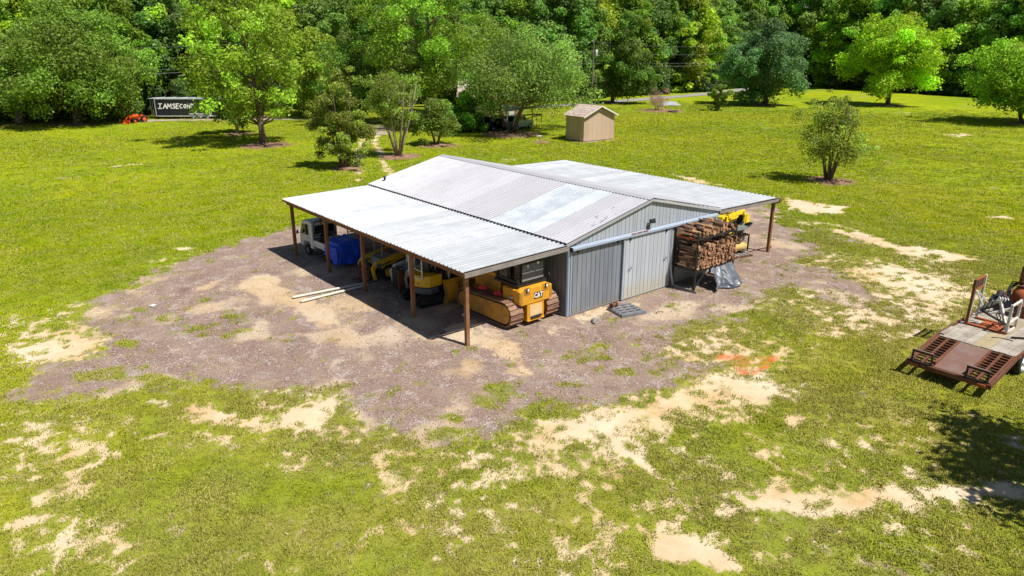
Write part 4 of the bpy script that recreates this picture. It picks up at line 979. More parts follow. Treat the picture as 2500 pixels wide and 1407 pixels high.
# --- kei truck
kt = thing('mini_truck', 'small white flatbed mini truck with amber roof beacon and loaded bed', 'truck', (-3.42, 13.35, 0), R(4))
side = [(.36, .42), (.62, .42), (.66, .62), (.80, .72), (1.14, .72), (1.30, .60), (1.34, .42), (1.62, .42), (1.66, .60), (1.63, 1.0), (1.34, 1.68), (1.22, 1.75), (.52, 1.78), (.40, 1.70)]
MB().prism(side, -.68, .68, 'x').build('cab', M['white'], kt, .03)
for sx_ in (-1, 1):
    x = sx_*.684
    MB().prism([(.72, 1.06), (1.50, 1.03), (1.28, 1.56), (.72, 1.60)], x-.006, x+.006, 'x').build('side_window', M['glass'], kt, .004)
    MB().prism([(.64, .60), (.655, .60), (.655, 1.66), (.64, 1.66)], x-.004, x+.004, 'x').build('door_seam', M['greypaint'], kt)
    MB().bb(x-.012, x+.012, .76, .90, .93, .96).build('door_handle', M['black'], kt)
    m_ = MB(); m_.tube([(x, 1.40, 1.06), (x+sx_*.16, 1.50, 1.12)], .012, 6); mo = m_.build('mirror_arm', M['black'], kt); MB().box((x+sx_*.18, 1.5, 1.12), (.10, .05, .18)).build('mirror', M['black'], mo, .01)
MB().prism([(-.56, 1.14), (.56, 1.14), (.52, 1.56), (-.52, 1.56)], .350, .362, 'y').build('rear_window', M['glass'], kt, .004)
MB().prism([(-.60, 1.04), (.60, 1.04), (.54, 1.62), (-.54, 1.62)], 0, .012, 'z').build('windscreen', M['glass'], kt, loc=(0, 2.345, .40), rot=(R(66), 0, 0)) if False else None
g = MB()
for x in (-.62, .62): g.tube([(x, .30, .92), (x, .30, 1.56), (x*.86, .30, 1.76)], .024, 8)
g.tube([(-.535, .30, 1.76), (.535, .30, 1.76)], .024, 8); g.tube([(-.62, .30, 1.08), (.62, .30, 1.08)], .022, 8); g.tube([(-.62, .30, .93), (.62, .30, .93)], .02, 8)
for x in (-.2, .2): g.tube([(x, .30, 1.08), (x, .30, 1.76)], .014, 6)
g.build('headboard_guard', M['black'], kt)
mb = MB(); mb.cyl((.02, .62, 1.78), (.02, .62, 1.81), .11, 16); bc = mb.build('beacon_base', M['black'], kt); MB().lathe([(.095, 1.81), (.09, 1.90), (.05, 1.93), (0, 1.935)], (.02, .62, 0)).build('beacon', M['amber'], bc, smooth=True)
MB().bb(-.67, .67, -1.62, .28, .56, .63).build('bed_floor', M['greypaint'], kt, .006)
MB().bb(-.40, .40, -1.5, 1.3, .34, .55).build('chassis', M['black'], kt)
for x in (-.675, .675):
    sb = MB().bb(x-.016, x+.016, -1.62, .27, .60, .93).build('side_board', M['white'], kt, .006)
    MB().bb(x-.022, x+.022, -1.62, .27, .905, .935).build('board_rail', M['rust_plate'], sb)
    for z in (.70, .79): MB().bb(x-.021, x+.021, -1.58, .24, z-.006, z+.006).build('board_rib', M['greypaint'], sb)
    for y in (-1.2, -.5, .1): MB().bb(x-.024, x+.024, y-.02, y+.02, .56, .66).build('board_latch', M['darksteel'], sb)
MB().bb(-.66, .66, -1.65, -1.62, .60, .93).build('tailgate', M['white'], kt, .006)
def wheel(parent, x, y, r, wd, out, rim=M['alu'], name='wheel', z=None, rimr=.6):
    z = r if z is None else z
    o = MB().lathe([(r*.55, -wd/2), (r*.93, -wd/2), (r, -wd*.32), (r, wd*.32), (r*.93, wd/2), (r*.55, wd/2)], (x, y, z), 'x', 26).build(name, M['rubber'], parent, smooth=True)
    MB().lathe([(r*rimr, out*wd*.42), (r*rimr*.93, out*wd*.46), (r*rimr*.85, out*wd*.30), (r*.22, out*wd*.34), (r*.18, out*wd*.44), (0, out*wd*.44)], (x, y, z), 'x', 26).build('rim', rim, o, smooth=True)
    for k in range(5):
        a = 2*PI*k/5; MB().cyl((x+out*wd*.335, y+r*.4*math.cos(a), z+r*.4*math.sin(a)), (x+out*wd*.365, y+r*.4*math.cos(a), z+r*.4*math.sin(a)), r*.05, 6).build('wheel_nut', M['darksteel'], o)
    return o
for x in (-.60, .60):
    for y in (.97, -.95): wheel(kt, x, y, .27, .15, 1 if x > 0 else -1, M['greypaint'])
MB().bb(-.60, -.45, -1.64, -1.60, .46, .54).bb(.45, .60, -1.64, -1.60, .46, .54).build('tail_lamp', M['red'], kt)
def at_truck(p):
    a = R(4); return (-3.42+p[0]*math.cos(a)-p[1]*math.sin(a), 13.35+p[0]*math.sin(a)+p[1]*math.cos(a), p[2])
def lump(name, mat, loc, dims, seed, lab, cat, rz=0., amp=.25, sub=3):
    bm = bmesh.new(); bmesh.ops.create_icosphere(bm, subdivisions=sub, radius=1)
    for v in bm.verts:
        n_ = fold(v.co.x*1.7+seed, v.co.y*1.7+v.co.z*1.3, seed); n2_ = fold(v.co.x*5+seed, v.co.y*5+v.co.z*4, seed+3)
        s_ = 1+amp*2*n_+amp*.8*n2_; m_ = max(abs(v.co.x), abs(v.co.y), abs(v.co.z)); v.co = v.co*s_*(1+.25*(1-m_))
        v.co = Vector((v.co.x*dims[0]/2, v.co.y*dims[1]/2, max(-.5*dims[2], v.co.z*dims[2]/2)))
    me_ = bpy.data.meshes.new(name); bm.to_mesh(me_); bm.free(); me_.materials.append(mat); me_.polygons.foreach_set('use_smooth', [True]*len(me_.polygons))
    o = inst(name, me_, None, loc, (0, 0, rz)); tag(o, lab, cat); return o
lump('storage_bag', M['clear_tarp'], at_truck((.22, -.35, .86)), (.75, .8, .44), 3, 'crumpled white bag lying in the bed of the mini truck', 'bag')
bx = MB().bb(-.26, .26, -.22, .22, 0, .40).bb(-.27, .27, -.23, .23, .40, .44).build('tool_box', M['black'], None, .015, loc=at_truck((-.05, .05, .635)), rot=(0, 0, R(9))); tag(bx, 'black box standing against the cab in the mini truck bed', 'box')
hs_ = MB(); hs_.tube([(.17*math.cos(a), .17*math.sin(a)*.35, .18+.17*math.sin(a)) for a in [2*PI*k/20 for k in range(21)]], .02, 6); hs_.tube([(.16, .02, .10), (.3, .1, .0), (.45, .25, -.05)], .018, 6)
ho = hs_.build('hose_coil', M['rubber'], None, loc=at_truck((-.25, -.62, .90)), rot=(0, 0, R(20))); tag(ho, 'loop of black hose standing on the load of the mini truck', 'hose')
for k, (px_, py_, s_) in enumerate(((-.35, -.25, .22), (-.42, .1, .18), (.45, .08, .26))):
    lump('scrap_bundle', [M['rust'], M['darksteel'], M['greywood']][k], at_truck((px_, py_, .63+s_*.5)), (s_*1.6, s_*1.8, s_*1.4), 8+k, ['rust brown bundle on the left of the mini truck bed', 'dark bundle by the cab in the mini truck bed', 'grey wooden bundle by the cab on the right of the truck bed'][k], 'bundle', .4*k, .35, 2)
def P(u, v):
    # top of the load, then over the rear edge and down
    x = -.80+1.5*u
    if v < .4:
        y = -.95-v/.4*1.15; z = 1.15+.10*math.sin(u*PI)-.05*v
    else:
        t_ = (v-.4)/.6; y = -2.10-.10*math.sin(t_*PI*.5)*1-.05*t_; z = 1.10-t_*.93
    edge = max(0, abs(u-.5)*2-.82)/.18
    if v < .4: z -= edge*.42; x *= 1-.03*edge
    p = Vector((x, y, z)); f = fold(u*4, v*3.5, 11)*.17+fold(u*9, v*7, 17)*.035+.02*math.sin(u*17+v*4)
    p.z += f*.8 if v < .4 else 0; p.y += f*.7 if v >= .4 else 0; p.x += fold(u*4, v*8, 40)*.08
    if v > .97: p.z += .06*math.sin(u*9)
    return p
tb = cloth('blue_tarp', P, 46, 50, M['tarp_blue']); tb.location = (-3.42, 13.35, 0); tb.rotation_euler = (0, 0, R(4)); tag(tb, 'bright blue tarp draped over the tail of the mini truck', 'tarp')
# side drape of the tarp over the left board
def P2(u, v):
    y = -1.0-1.12*u; z = 1.02-v*(.55+.35*u); x = -.79-.03*v
    return Vector((x+fold(u*6, v*5, 51)*.12+.02*math.sin(u*15), y+.03*fold(u*3, v*6, 5), z))
# (the side drape is part of the same cloth: join the two sheets)
vs = [P2(i/24, j/16) for i in range(25) for j in range(17)]; fs = [(i*17+j, (i+1)*17+j, (i+1)*17+j+1, i*17+j+1) for i in range(24) for j in range(16)]
bm = bmesh.new(); bm.from_mesh(tb.data); vv = [bm.verts.new(v) for v in vs]
for f in fs: bm.faces.new([vv[i] for i in f]).smooth = True
bm.to_mesh(tb.data); bm.free()
seat_ = MB().bb(-.6, -.1, .5, .9, 0, .1).mesh('x', M['black']); bpy.data.meshes.remove(seat_)
# maroon frame standing beyond the truck
fr = MB()
for x in (0, .55): fr.bb(x-.025, x+.025, -.025, .025, 0, .95)
for z in (.45, .62): fr.bb(.025, .525, -.02, .02, z-.02, z+.02)
for x in (.15, .28, .41): fr.bb(x-.012, x+.012, -.015, .015, .47, .6)
fro = fr.build('steel_rack', M['rust_plate'], None, loc=(-1.3, 15.6, 0), rot=(0, 0, R(-30))); tag(fro, 'small maroon steel rack standing beyond the white mini truck', 'rack')

# --- skid steer loaders
def skid(name, label, loc, rz, body, armmat, raised=0., bw=1.25, tool='forks', wheels=True, canopy=M['greypaint']):
    t = thing(name, label, 'loader', loc, rz); h = bw/2
    MB().prism([(-1.15, .35), (.55, .35), (.75, .6), (.70, .95), (.25, 1.0), (-.35, 1.15), (-1.15, 1.2), (-1.25, .8)], -h+.28, h-.28, 'x').build('body', body if body is M['lemon'] else M['greypaint'], t, .03)
    MB().bb(-h+.30, h-.30, -1.30, -1.16, .45, 1.05).build('engine_door', M['greypaint'], t, .02)
    c = MB()
    for x in (-h+.33, h-.33):
        for y in (-.55, .52): c.bar((x, y, .95), (x, y*.96, 2.0), .055, .055)
        c.bar((x, -.55, 2.0), (x, .50, 2.0), .05, .05)
    c.build('canopy_posts', canopy, t); MB().bb(-h+.30, h-.30, -.62, .58, 2.0, 2.06).build('canopy_roof', M['darksteel'], t, .015)
    MB().bb(-.22, .22, -.45, 0, .95, 1.1).bb(-.22, .22, -.5, -.4, 1.1, 1.5).build('seat', M['black'], t, .03)
    for sx_ in (-1, 1):
        x = sx_*(h-.08)
        if wheels:
            for y in (-.62, .42): wheel(t, sx_*(h-.13), y, .37, .24, sx_, armmat)
        MB().bb(x-.05-.04*sx_, x+.05-.04*sx_, -1.15, -.85, .6, 1.25).build('tower', body, t, .01)
        a0 = Vector((x, -1.0, 1.22)); a1 = Vector((x, .98, .84+raised)); a2 = Vector((x, 1.18, .62+raised)); a3 = Vector((x, 1.08, .14+raised*1.0))
        ar = MB(); ar.bar(a0, a1, .11, .20); ar.bar(a1+Vector((0, -.05, .06)), a2, .115, .19); ar.bar(a2+Vector((0, 0, .06)), a3, .11, .16); ar.bar(a0+Vector((0, .3, -.16)), a1+Vector((0, -.25, -.22)), .09, .12)
        ao = ar.build('lift_arm', armmat, t, .012)
        MB().cyl((x, -.75, .72), (x, .55, .80+raised*.7), .035, 10).build('lift_cylinder', M['darksteel'], ao)
        MB().bb(x-.065, x+.065, .80, .98, .70+raised, .86+raised).build('arm_joint_plate', M['greypaint'], ao, .01)
    z = .0+raised
    MB().bb(-h+.15, h-.15, 1.12, 1.2, .15+z, .55+z).build('tool_carrier', M['darksteel'], t, .01)
    if tool == 'forks':
        f = MB(); f.bb(-.48, .48, 1.22, 1.28, .12+z, .20+z); f.bb(-.48, .48, 1.22, 1.28, .44+z, .52+z)
        for x in (-.48, .44): f.bb(x, x+.05, 1.22, 1.28, .1+z, .75+z)
        f.bb(-.46, -.12, 1.225, 1.27, .72+z, .76+z)
        for x in (-.3, .2): f.bb(x, x+.09, 1.22, 1.30, .06+z, .5+z); f.bb(x, x+.09, 1.30, 1.75, .06+z, .09+z)
        f.build('pallet_forks', M['rust'], t)
    elif tool == 'plate':
        MB().bb(-.5, .35, 1.22, 1.27, .02, .92).build('push_plate', M['darksteel'], t, .006)
        MB().bb(-.62, -.56, 1.2, 1.5, .02, 1.02).build('plate_edge', M['rust'], t)
    else:
        p_ = [(1.25, .05), (1.75, .0), (1.78, .05), (1.40, .12), (1.33, .35), (1.42, .62), (1.36, .64), (1.25, .36)]
        b_ = MB(); b_.prism([(a, c_+z) for a, c_ in p_], -h-.02, h+.02, 'x')
        for x in (-h-.03, h+.0): b_.prism([(1.28, .08+z), (1.75, .02+z), (1.48, .60+z), (1.33, .62+z)], x, x+.03, 'x')
        b_.build('bucket', armmat, t, .006)
    return t
skid('yellow_loader', 'yellow skid steer loader with pallet forks and two sloping lift arms under the near lean-to', (-2.62, 8.9, 0), R(90), M['yel'], M['yel'], 0, 1.36)
skid('white_loader', 'white skid steer loader partly hidden behind a post with a rusty plate on its front', (-2.15, 6.95, 0), R(90), M['white'], M['white'], 0, 1.25, 'plate', canopy=M['white'])
# --- mini excavator
mx_ = thing('mini_excavator', 'yellow mini excavator with slate counterweight and white tube canopy under the near lean-to', 'excavator', (-3.05, 4.93, 0), R(-92))
for x in (-.56, .56): track(mx_, x, .25, -.72, .75, .21, .21, M['rubber'], M['slate'], 40, cover=False, rubber=True, z0=.03)
MB().bb(-.45, .45, -.4, .4, .28, .45).cyl((0, 0, .42), (0, 0, .54), .36, 24).build('undercarriage', M['darksteel'], mx_, .01)
def arc(r, a0, a1, n, cx=0, cy=0): return [(cx+r*math.cos(R(a0+(a1-a0)*k/n)), cy+r*math.sin(R(a0+(a1-a0)*k/n))) for k in range(n+1)]
cw = arc(.80, 205, 335, 12)
MB().prism([(.62, .1)]+[(-.62, .1)]+cw, .50, .76, 'z').build('counterweight', M['slate'], mx_, .03)
MB().prism([(.60, .25), (-.60, .25)]+arc(.74, 208, 332, 12), .765, 1.24, 'z').build('engine_cover', M['yel'], mx_, .03)
MB().prism([(.60, .70), (-.60, .70), (-.60, .24), (.60, .24)], .52, .70, 'z').build('floor_plate', M['darksteel'], mx_, .01)
for z in (.90, 1.06): MB().box((-.605, .02, z), (.012, .28, .085)).build('vent_grille', M['rust_plate'], mx_) 
for z in (.90, 1.06): MB().box((-.34, -.655, z), (.26, .012, .085), (0, 0, R(-27))).build('vent_grille', M['rust_plate'], mx_)
for x in (-.12, -.05): pass
text_part('side_letters', '35', M['black'], mx_, (.30, -.70, .92), (R(90), 0, R(18)), .13, .002)
MB().bb(-.25, .25, -.1, .32, 1.1, 1.25).bb(-.24, .24, -.18, -.05, 1.25, 1.75).build('seat', M['black'], mx_, .04)
c = MB()
for x in (-.52, .52):
    c.tube([(x, -.62, 1.14), (x, -.62, 2.1), (x, -.50, 2.25), (x, .45, 2.28), (x, .6, 2.15), (x, .62, .72)], .028, 8)
c.tube([(-.52, -.62, 1.45), (.52, -.62, 1.45)], .022, 8); c.tube([(-.52, -.64, 1.17), (-.3, -.72, 1.15), (.3, -.72, 1.15), (.52, -.64, 1.17)], .024, 8)
c.tube([(-.52, .6, 1.3), (-.2, .45, 1.32), (0, .3, 1.3)], .018, 6)
c.build('canopy_frame', M['white'], mx_); MB().bb(-.56, .56, -.6, .6, 2.27, 2.32).build('canopy_roof', M['greypaint'], mx_, .02)
MB().bb(.30, .56, .05, .5, .72, 1.35).build('control_box', M['black'], mx_, .02)
MB().bb(-.1, .1, .66, .86, .5, .85).build('boom_foot', M['darksteel'], mx_, .01)
MB().bar((0, .78, .70), (0, 1.25, 1.55), .14, .2).bar((0, 1.22, 1.50), (0, 1.05, 2.2), .13, .18).build('boom', M['yel'], mx_, .01)
MB().cyl((0, .95, .65), (0, 1.32, 1.35), .035, 8).build('boom_cylinder', M['darksteel'], mx_)
MB().bar((0, 1.05, 2.18), (0, 1.75, 1.3), .11, .15).build('stick', M['yel'], mx_, .01)
MB().prism([(1.62, 1.3), (1.82, 1.3), (1.9, 1.0), (1.72, .8), (1.5, .95)], -.18, .18, 'x').build('bucket', M['darksteel'], mx_, .01)
MB().bb(-.65, .65, 1.0, 1.05, .05, .38).bb(-.3, -.22, .6, 1.0, .18, .26).bb(.22, .3, .6, 1.0, .18, .26).build('dozer_blade', M['slate'], mx_, .01)

# --- yellow loader under the far lean-to, only its raised front shows
skid('far_yellow_loader', 'bright lemon yellow loader with raised bucket just beyond the far lean-to', (15.35, 3.9, 0), R(-80), M['lemon'], M['lemon'], .35, 1.7, 'bucket')

# --- air compressor on its pallet
pl = thing('pallet', 'low weathered pallet under the cream air compressor', 'pallet', (12.15, .85, 0), R(-12))
for k in range(6): MB().bb(-.75+k*.26, -.55+k*.26, -.5, .5, .10, .125).build('deck_board', M['greywood'], pl)
for y in (-.45, 0, .45): MB().bb(-.75, .75, y-.04, y+.04, 0, .098).build('stringer', M['rust'], pl)
ac = thing('air_compressor', 'old air compressor with cream yellow tank and tangled hoses beside the firewood rack', 'air compressor', (12.1, .85, .127), R(-14))
MB().lathe([(0, -.72), (.12, -.70), (.20, -.63), (.235, -.5), (.235, .5), (.20, .63), (.12, .70), (0, .72)], (0, 0, .33), 'x', 24).build('tank', M['tank'], ac, smooth=True)
for x in (-.45, .45):
    for y in (-.15, .15): MB().bb(x-.03, x+.03, y-.02, y+.02, 0, .2).build('foot', M['rust'], ac)
MB().bb(-.6, .3, -.18, .18, .57, .62).build('mount_plate', M['tank'], ac, .01)
MB().cyl((-.45, 0, .76), (-.1, 0, .76), .13, 16).build('motor', M['darksteel'], ac)
pm = MB(); pm.bb(.0, .26, -.12, .12, .62, .84)
pm.cyl((.06, 0, .82), (.02, -.02, 1.10), .06, 10); pm.cyl((.2, 0, .82), (.25, .03, 1.08), .06, 10); pm.bb(-.02, .3, -.07, .07, 1.04, 1.13)
pm.build('pump', weather('brassy_castings', (.30, .20, .10), (.10, .07, .05), 14., .9, .6, .4, .5, .5, 30), ac, .01)
wl = MB(); 
wl.tube([(.13+.24*math.cos(a), -.22, .86+.24*math.sin(a)) for a in [2*PI*k/24 for k in range(25)]], .022, 6)
for k in range(4): a = PI*k/4; wl.bar((.13+.22*math.cos(a), -.22, .86+.22*math.sin(a)), (.13-.22*math.cos(a), -.22, .86-.22*math.sin(a)), .02, .02)
wl.build('flywheel', M['darksteel'], ac)
for k in range(6):
    a = .5*k; MB().tube([(.1*math.cos(a), .1*math.sin(a), .9), (.3*math.cos(a)+.15, .25*math.sin(a), 1.15+.05*k), (.45+.08*math.cos(k), .2*math.cos(k*2), .9-.05*k), (.62, .15*math.sin(k), .35), (.5+.05*k, .1*k-.2, .05)], .014, 6).build('hose', M['rubber'], ac)
for k in range(5): MB().box((-.2+.13*k, .12*math.sin(k*3), .95+.05*math.sin(k*2)), (.12, .1, .12), (.3*k, .2*k, .5*k)).build('fitting', [M['darksteel'], M['tank'], M['rust']][k % 3], ac, .01)
# dark sheet rolled up behind, grey machine part on it
def P(u, v):
    a = -.7+u*2.6; r_ = .34+.05*fold(u*5, v*4, 3); return Vector((v*1.15-.1*math.sin(u*3), r_*math.cos(a)-.15, 1.02+r_*.8*math.sin(a)+v*.1+.02*math.sin(v*30)))
rm = cloth('rubber_mat', P, 24, 30, M['rubber'], None, .03); rm.location = (12.35, .75, .1); rm.rotation_euler = (0, 0, R(16)); tag(rm, 'dark curled rubber mat above the air compressor under the far lean-to', 'rubber mat')
rm.data.materials[0] = weather('mat_grey', (.12, .10, .09), (.05, .045, .04), 5., .9, .8)
tbn = thing('work_bench', 'cluttered steel bench behind the air compressor under the far lean-to', 'bench', (12.4, 1.25, 0), R(0))
MB().bb(-1.2, 1.1, -.35, .35, .82, .87).build('top', M['rust'], tbn)
for x in (-1.15, 1.05):
    for y in (-.3, .3): MB().bb(x-.03, x+.03, y-.03, y+.03, 0, .82).build('leg', M['darksteel'], tbn)
gp = MB(); gp.prism([(-.55, 0), (.55, -.02), (.42, .18), (.12, .20), (.08, .42), (-.02, .42), (-.08, .22), (-.5, .2)], -.05, .05, 'y'); gp.cyl((.0, -.07, .12), (0, .07, .12), .05, 10)
gpo = gp.build('machine_casting', M['silver'], None, .01, loc=(11.95, .45, 1.42), rot=(0, R(6), R(4))); tag(gpo, 'pale blue grey machine casting lying on the rubber mat under the far lean-to', 'machine part')
wsp = MB().lathe([(.1, -.06), (.24, -.05), (.26, 0), (.24, .05), (.1, .06)], (0, 0, 0), 'y', 20).build('spare_tyre', M['rubber'], None, smooth=True, loc=(12.5, .95, 1.75), rot=(.2, 0, .1)); tag(wsp, 'small black tyre standing before the lemon yellow bucket', 'tyre')
bxs = MB().bb(-.35, .35, -.2, .2, 0, .38).build('scrap_box', M['darksteel'], None, .02, loc=(11.5, 1.3, .872)); tag(bxs, 'dark scrap metal box on the bench behind the compressor', 'box')

# --- small things on the gravel
def board(loc, rz, lab):
    o = MB().bb(-1.58, 1.58, -.07, .07, 0, .045).build('lumber_board', M['lumber'], None, .004, loc=loc, rot=(0, 0, rz)); tag(o, lab, 'board', 'long white boards lying by the post')
import mathutils
a1 = math.atan2(8.55-8.5, 1)
board((-5.77, 8.55, .03), math.atan2(-.22, 3.1), 'long white board on the gravel, the one farther from the camera')
board((-5.72, 8.06, .03), math.atan2(.18, 3.1), 'long white board on the gravel, the one nearer the camera')
pp = thing('plastic_pallet', 'grey plastic pallet with slots lying on the gravel by the front wall', 'pallet', (2.2, -1.05, .0), R(-14))
for k in range(5): MB().bb(-.52, .52, -.50+k*.225, -.40+k*.225, .09, .13).build('deck_bar', M['greypaint'], pp, .006)
for x in (-.5, -.17, .17, .5): MB().bb(x-.05, x+.05, -.5, .5, .0, .088).build('runner', M['greypaint'], pp, .006)
MB().bb(-.56, .56, -.56, -.505, .0, .12).build('edge_beam', M['greypaint'], pp, .006)
cp = MB().cyl((-.14, 0, .07), (.10, 0, .07), .075, 14).cyl((.10, 0, .07), (.16, 0, .07), .105, 14).cyl((-.18, 0, .07), (-.13, 0, .07), .10, 14).build('pipe_coupling', M['rust'], None, loc=(1.95, -.62, .14), rot=(0, 0, R(10))); tag(cp, 'rusty brown pipe coupling lying on the grey plastic pallet', 'pipe coupling')
for (x, y, s_, lab) in ((.42, -1.05, .12, 'broken dark piece of root on the gravel near the barn corner'),):
    lump('root_piece', M['greywood'], (x, y, .05), (.34, .2, .16), 5, lab, 'debris', .6, .5, 2)
o = MB().tube([(-.2, 0, .02), (-.12, .06, .04), (.02, .09, .05), (.14, .05, .03), (.2, -.03, .02)], .012, 6).build('bent_wire', M['darksteel'], None, loc=(3.05, -2.03, 0)); tag(o, 'short bent dark wire lying on the gravel past the pallet', 'wire')
o = MB().tube([(0, 0, .03), (1.9, -.12, .025)], .025, 6).build('iron_rod', M['rust'], None, loc=(12.8, .75, 0)); tag(o, 'thin rusty rod lying on the gravel beyond the compressor pallet', 'rod')
lump('white_scrap', M['decal_w'], (-3.0, 2.6, .04), (.22, .12, .07), 15, 'small white rag on the ground beside the bulldozer track', 'rag', .3, .4, 2)
lump('dark_clod', M['mulch'], (14.9, .55, .05), (.3, .2, .12), 16, 'dark clod lying on the gravel beyond the far post', 'debris', .3, .4, 2)
lump('white_rock', M['decal_w'], (-12.05, 11.3, .03), (.22, .16, .08), 18, 'small white rock on the gravel left of the lean-to', 'rock', .3, .3, 2)

# ================================================================== FLATBED TRAILER and its load
tr = thing('flatbed_trailer', 'rusty flatbed trailer with plank deck and twin rear ramps standing on the grass', 'trailer', (5.0, -11.62, 0), 0)
HW = 1.12
def TR(mb, n, m='rust', bev=.0, parent=None): return mb.build(n, M[m], parent or tr, bev)
# side rails: horizontal along the deck, sloping down the beavertail
for s_ in (-1, 1):
    y = s_*(HW+.05)
    TR(MB().bar((2.0, y, .76), (9.2, y, .76), .06, .15), 'side_rail')
    TR(MB().bar((0, y, .42), (2.03, y, .76), .06, .15), 'tail_rail')
    for k in range(8): TR(MB().bb(2.4+k*.85, 2.46+k*.85, y+s_*.032-.02, y+s_*.032+.02, .69, .80), 'stake_pocket')
TR(MB().bb(-.05, .03, -HW-.09, HW+.09, .32, .47), 'tail_beam', bev=.01)
TR(MB().bb(-.10, -.05, -HW+.05, -HW+.30, .34, .44).bb(-.10, -.05, HW-.30, HW-.05, .34, .44), 'tail_lamp_box', 'rust_orange')
for k in range(9): TR(MB().bb(2.1+k*.85, 2.16+k*.85, -HW, HW, .62, .72), 'cross_member')
for y in (-.45, .45): TR(MB().bb(.1, 9.2, y-.04, y+.04, .50, .62), 'main_beam')
# deck planks along the trailer
npl = 9; pw = 2*HW/npl
for k in range(npl):
    y = -HW+pw*(k+.5); L0 = 2.03+(.02 if k % 2 else 0); cut = 5.2+((k*37) % 11)*.25
    for (a, b) in ((L0, cut-.006), (cut+.006, 9.2)):
        m_ = 'plank_tan' if k in (3, 4) and a < 3 else 'plank'
        o = TR(MB().bb(a, b, y-pw/2+.007, y+pw/2-.007, .74, .78), 'deck_plank', m_, .003); o.location.z = q.uniform(-.004, .006)
MB().bb(2.15, 3.1, HW-.12, HW+.01, .785, .84).build('loose_plank', M['plank'], tr, .004)
# centre plate and ladder ramps of the tail
def tail(x): return .45+(x)/2.03*.30
TR(MB().bar((.03, 0, tail(.03)+.02), (2.0, 0, tail(2.0)+.02), .86, .02), 'centre_plate', 'rust_plate')
for s_ in (-1, 1):
    y0, y1 = s_*.47, s_*1.09
    for y in (y0, y1, s_*.78 if True else 0):
        wdt = .06
        TR(MB().bar((.02, y, tail(0)+.03), (2.0, y, tail(2.0)+.03), wdt, .07), 'ramp_rail')
    for k in range(11):
        x = .16+k*.175
        TR(MB().bb(x-.022, x+.022, min(y0, y1)+.03, max(y0, y1)-.03, tail(x)-.01, tail(x)+.035), 'ramp_rung')
    # upright foot frame at the rear end of each ramp
    yc0, yc1 = min(y0, y1), max(y0, y1)
    if s_ < 0: yc0, yc1 = yc0+.0, yc1-.0
    f = MB(); f.bb(-.02, .04, yc0, yc0+.05, .46, .80).bb(-.02, .04, yc1-.05, yc1, .46, .80).bb(-.02, .04, yc0, yc1, .80, .86).bb(-.02, .04, yc0+.05, yc1-.05, .46, .50)
    TR(f, 'ramp_foot', 'darksteel')
    MB().bb(-.03, .045, yc0, yc1, .862, .88).build('foot_top', M['rust_plate'], tr)
for k, x in enumerate((2.72, 3.6)):
    for s_ in (-1, 1):
        o = MB().lathe([(.2, -.11), (.34, -.11), (.375, -.07), (.375, .07), (.34, .11), (.2, .11)], (x, s_*(HW-.02), .375), 'y', 28).build('wheel', M['rubber'], tr, smooth=True)
        MB().lathe([(.26, s_*.112), (.25, s_*.125), (.21, s_*.06), (.10, s_*.085), (.08, s_*.13), (0, s_*.13)], (x, s_*(HW-.02), .375), 'y', 28).build('rim', M['alu'], o, smooth=True)
for x in (2.72, 3.6): MB().cyl((x, -HW+.1, .375), (x, HW-.1, .375), .045, 8).build('axle', M['darksteel'], tr)
TR(MB().bar((9.2, .5, .6), (10.6, 0, .55), .1, .12).bar((9.2, -.5, .6), (10.6, 0, .55), .1, .12), 'drawbar')
# --- bale squeeze / block grab attachment
gb = thing('log_grapple', 'white and rusty steel grapple attachment standing on the trailer planks', 'grapple', (8.85, -11.30, .785), 0)
def GB(mb, n, m='white_rust'): return mb.build(n, M[m], gb, .006)
for xa, xb in ((-.1, .06), (.75, .85)): GB(MB().bb(xa, xb, -.62, .62, 0, .07), 'base_beam', 'rust_orange')
GB(MB().bb(.06, .75, -.35, .3, .0, .03), 'base_plate', 'rust_orange')
for x in (-.05, .88):
    GB(MB().bb(x-.035, x+.035, .56, .64, .05, 1.62), 'tall_upright', 'rust' if x < 0 else 'white_rust')
GB(MB().bb(-.0, .84, .565, .635, 1.56, 1.62).bb(-.0, .84, .565, .635, 1.22, 1.27), 'top_rail', 'rust_orange')
for x in (.15, .32, .5, .67): GB(MB().bb(x-.02, x+.02, .58, .62, 1.27, 1.56), 'grid_bar', 'rust_plate')
GB(MB().bar((.02, .6, .1), (.12, .58, 1.22), .05, .06), 'inner_leg'); GB(MB().bar((.12, .55, 1.2), (.45, .35, .6), .05, .06), 'strut')
GB(MB().bar((.3, .5, 1.1), (.62, .2, .62), .05, .06), 'strut')
for x in (-.05, .80):
    GB(MB().bb(x-.03, x+.03, -.64, -.56, .05, 1.05), 'short_upright')
GB(MB().bb(-.02, .77, -.635, -.575, .98, 1.04).bb(-.02, .77, -.635, -.575, .38, .44), 'side_rail'); GB(MB().bb(-.02, .6, -.66, -.60, .05, .12), 'side_foot')
GB(MB().bar((.1, -.55, .1), (.45, -.1, .95), .06, .10), 'jaw_arm'); GB(MB().bar((.45, -.1, .95), (.3, .35, .62), .06, .10), 'jaw_arm'); GB(MB().bar((.3, .5, .45), (.3, .05, .92), .07, .09), 'jaw_arm')
GB(MB().bar((.2, .05, .5), (.5, -.45, .75), .05, .08), 'link'); GB(MB().bar((.1, .5, .35), (.6, .1, .55), .05, .07), 'link')
GB(MB().cyl((.1, -.5, .3), (.2, .35, .55), .04, 10), 'ram', 'darksteel')
for k in range(4): GB(MB().bar((.35+.03*k, -.02-.07*k, .95), (.42+.03*k, -.06-.07*k, 1.08), .03, .03).bar((.42+.03*k, -.06-.07*k, 1.08), (.34+.03*k, -.13-.07*k, 1.02), .03, .03), 'tooth')
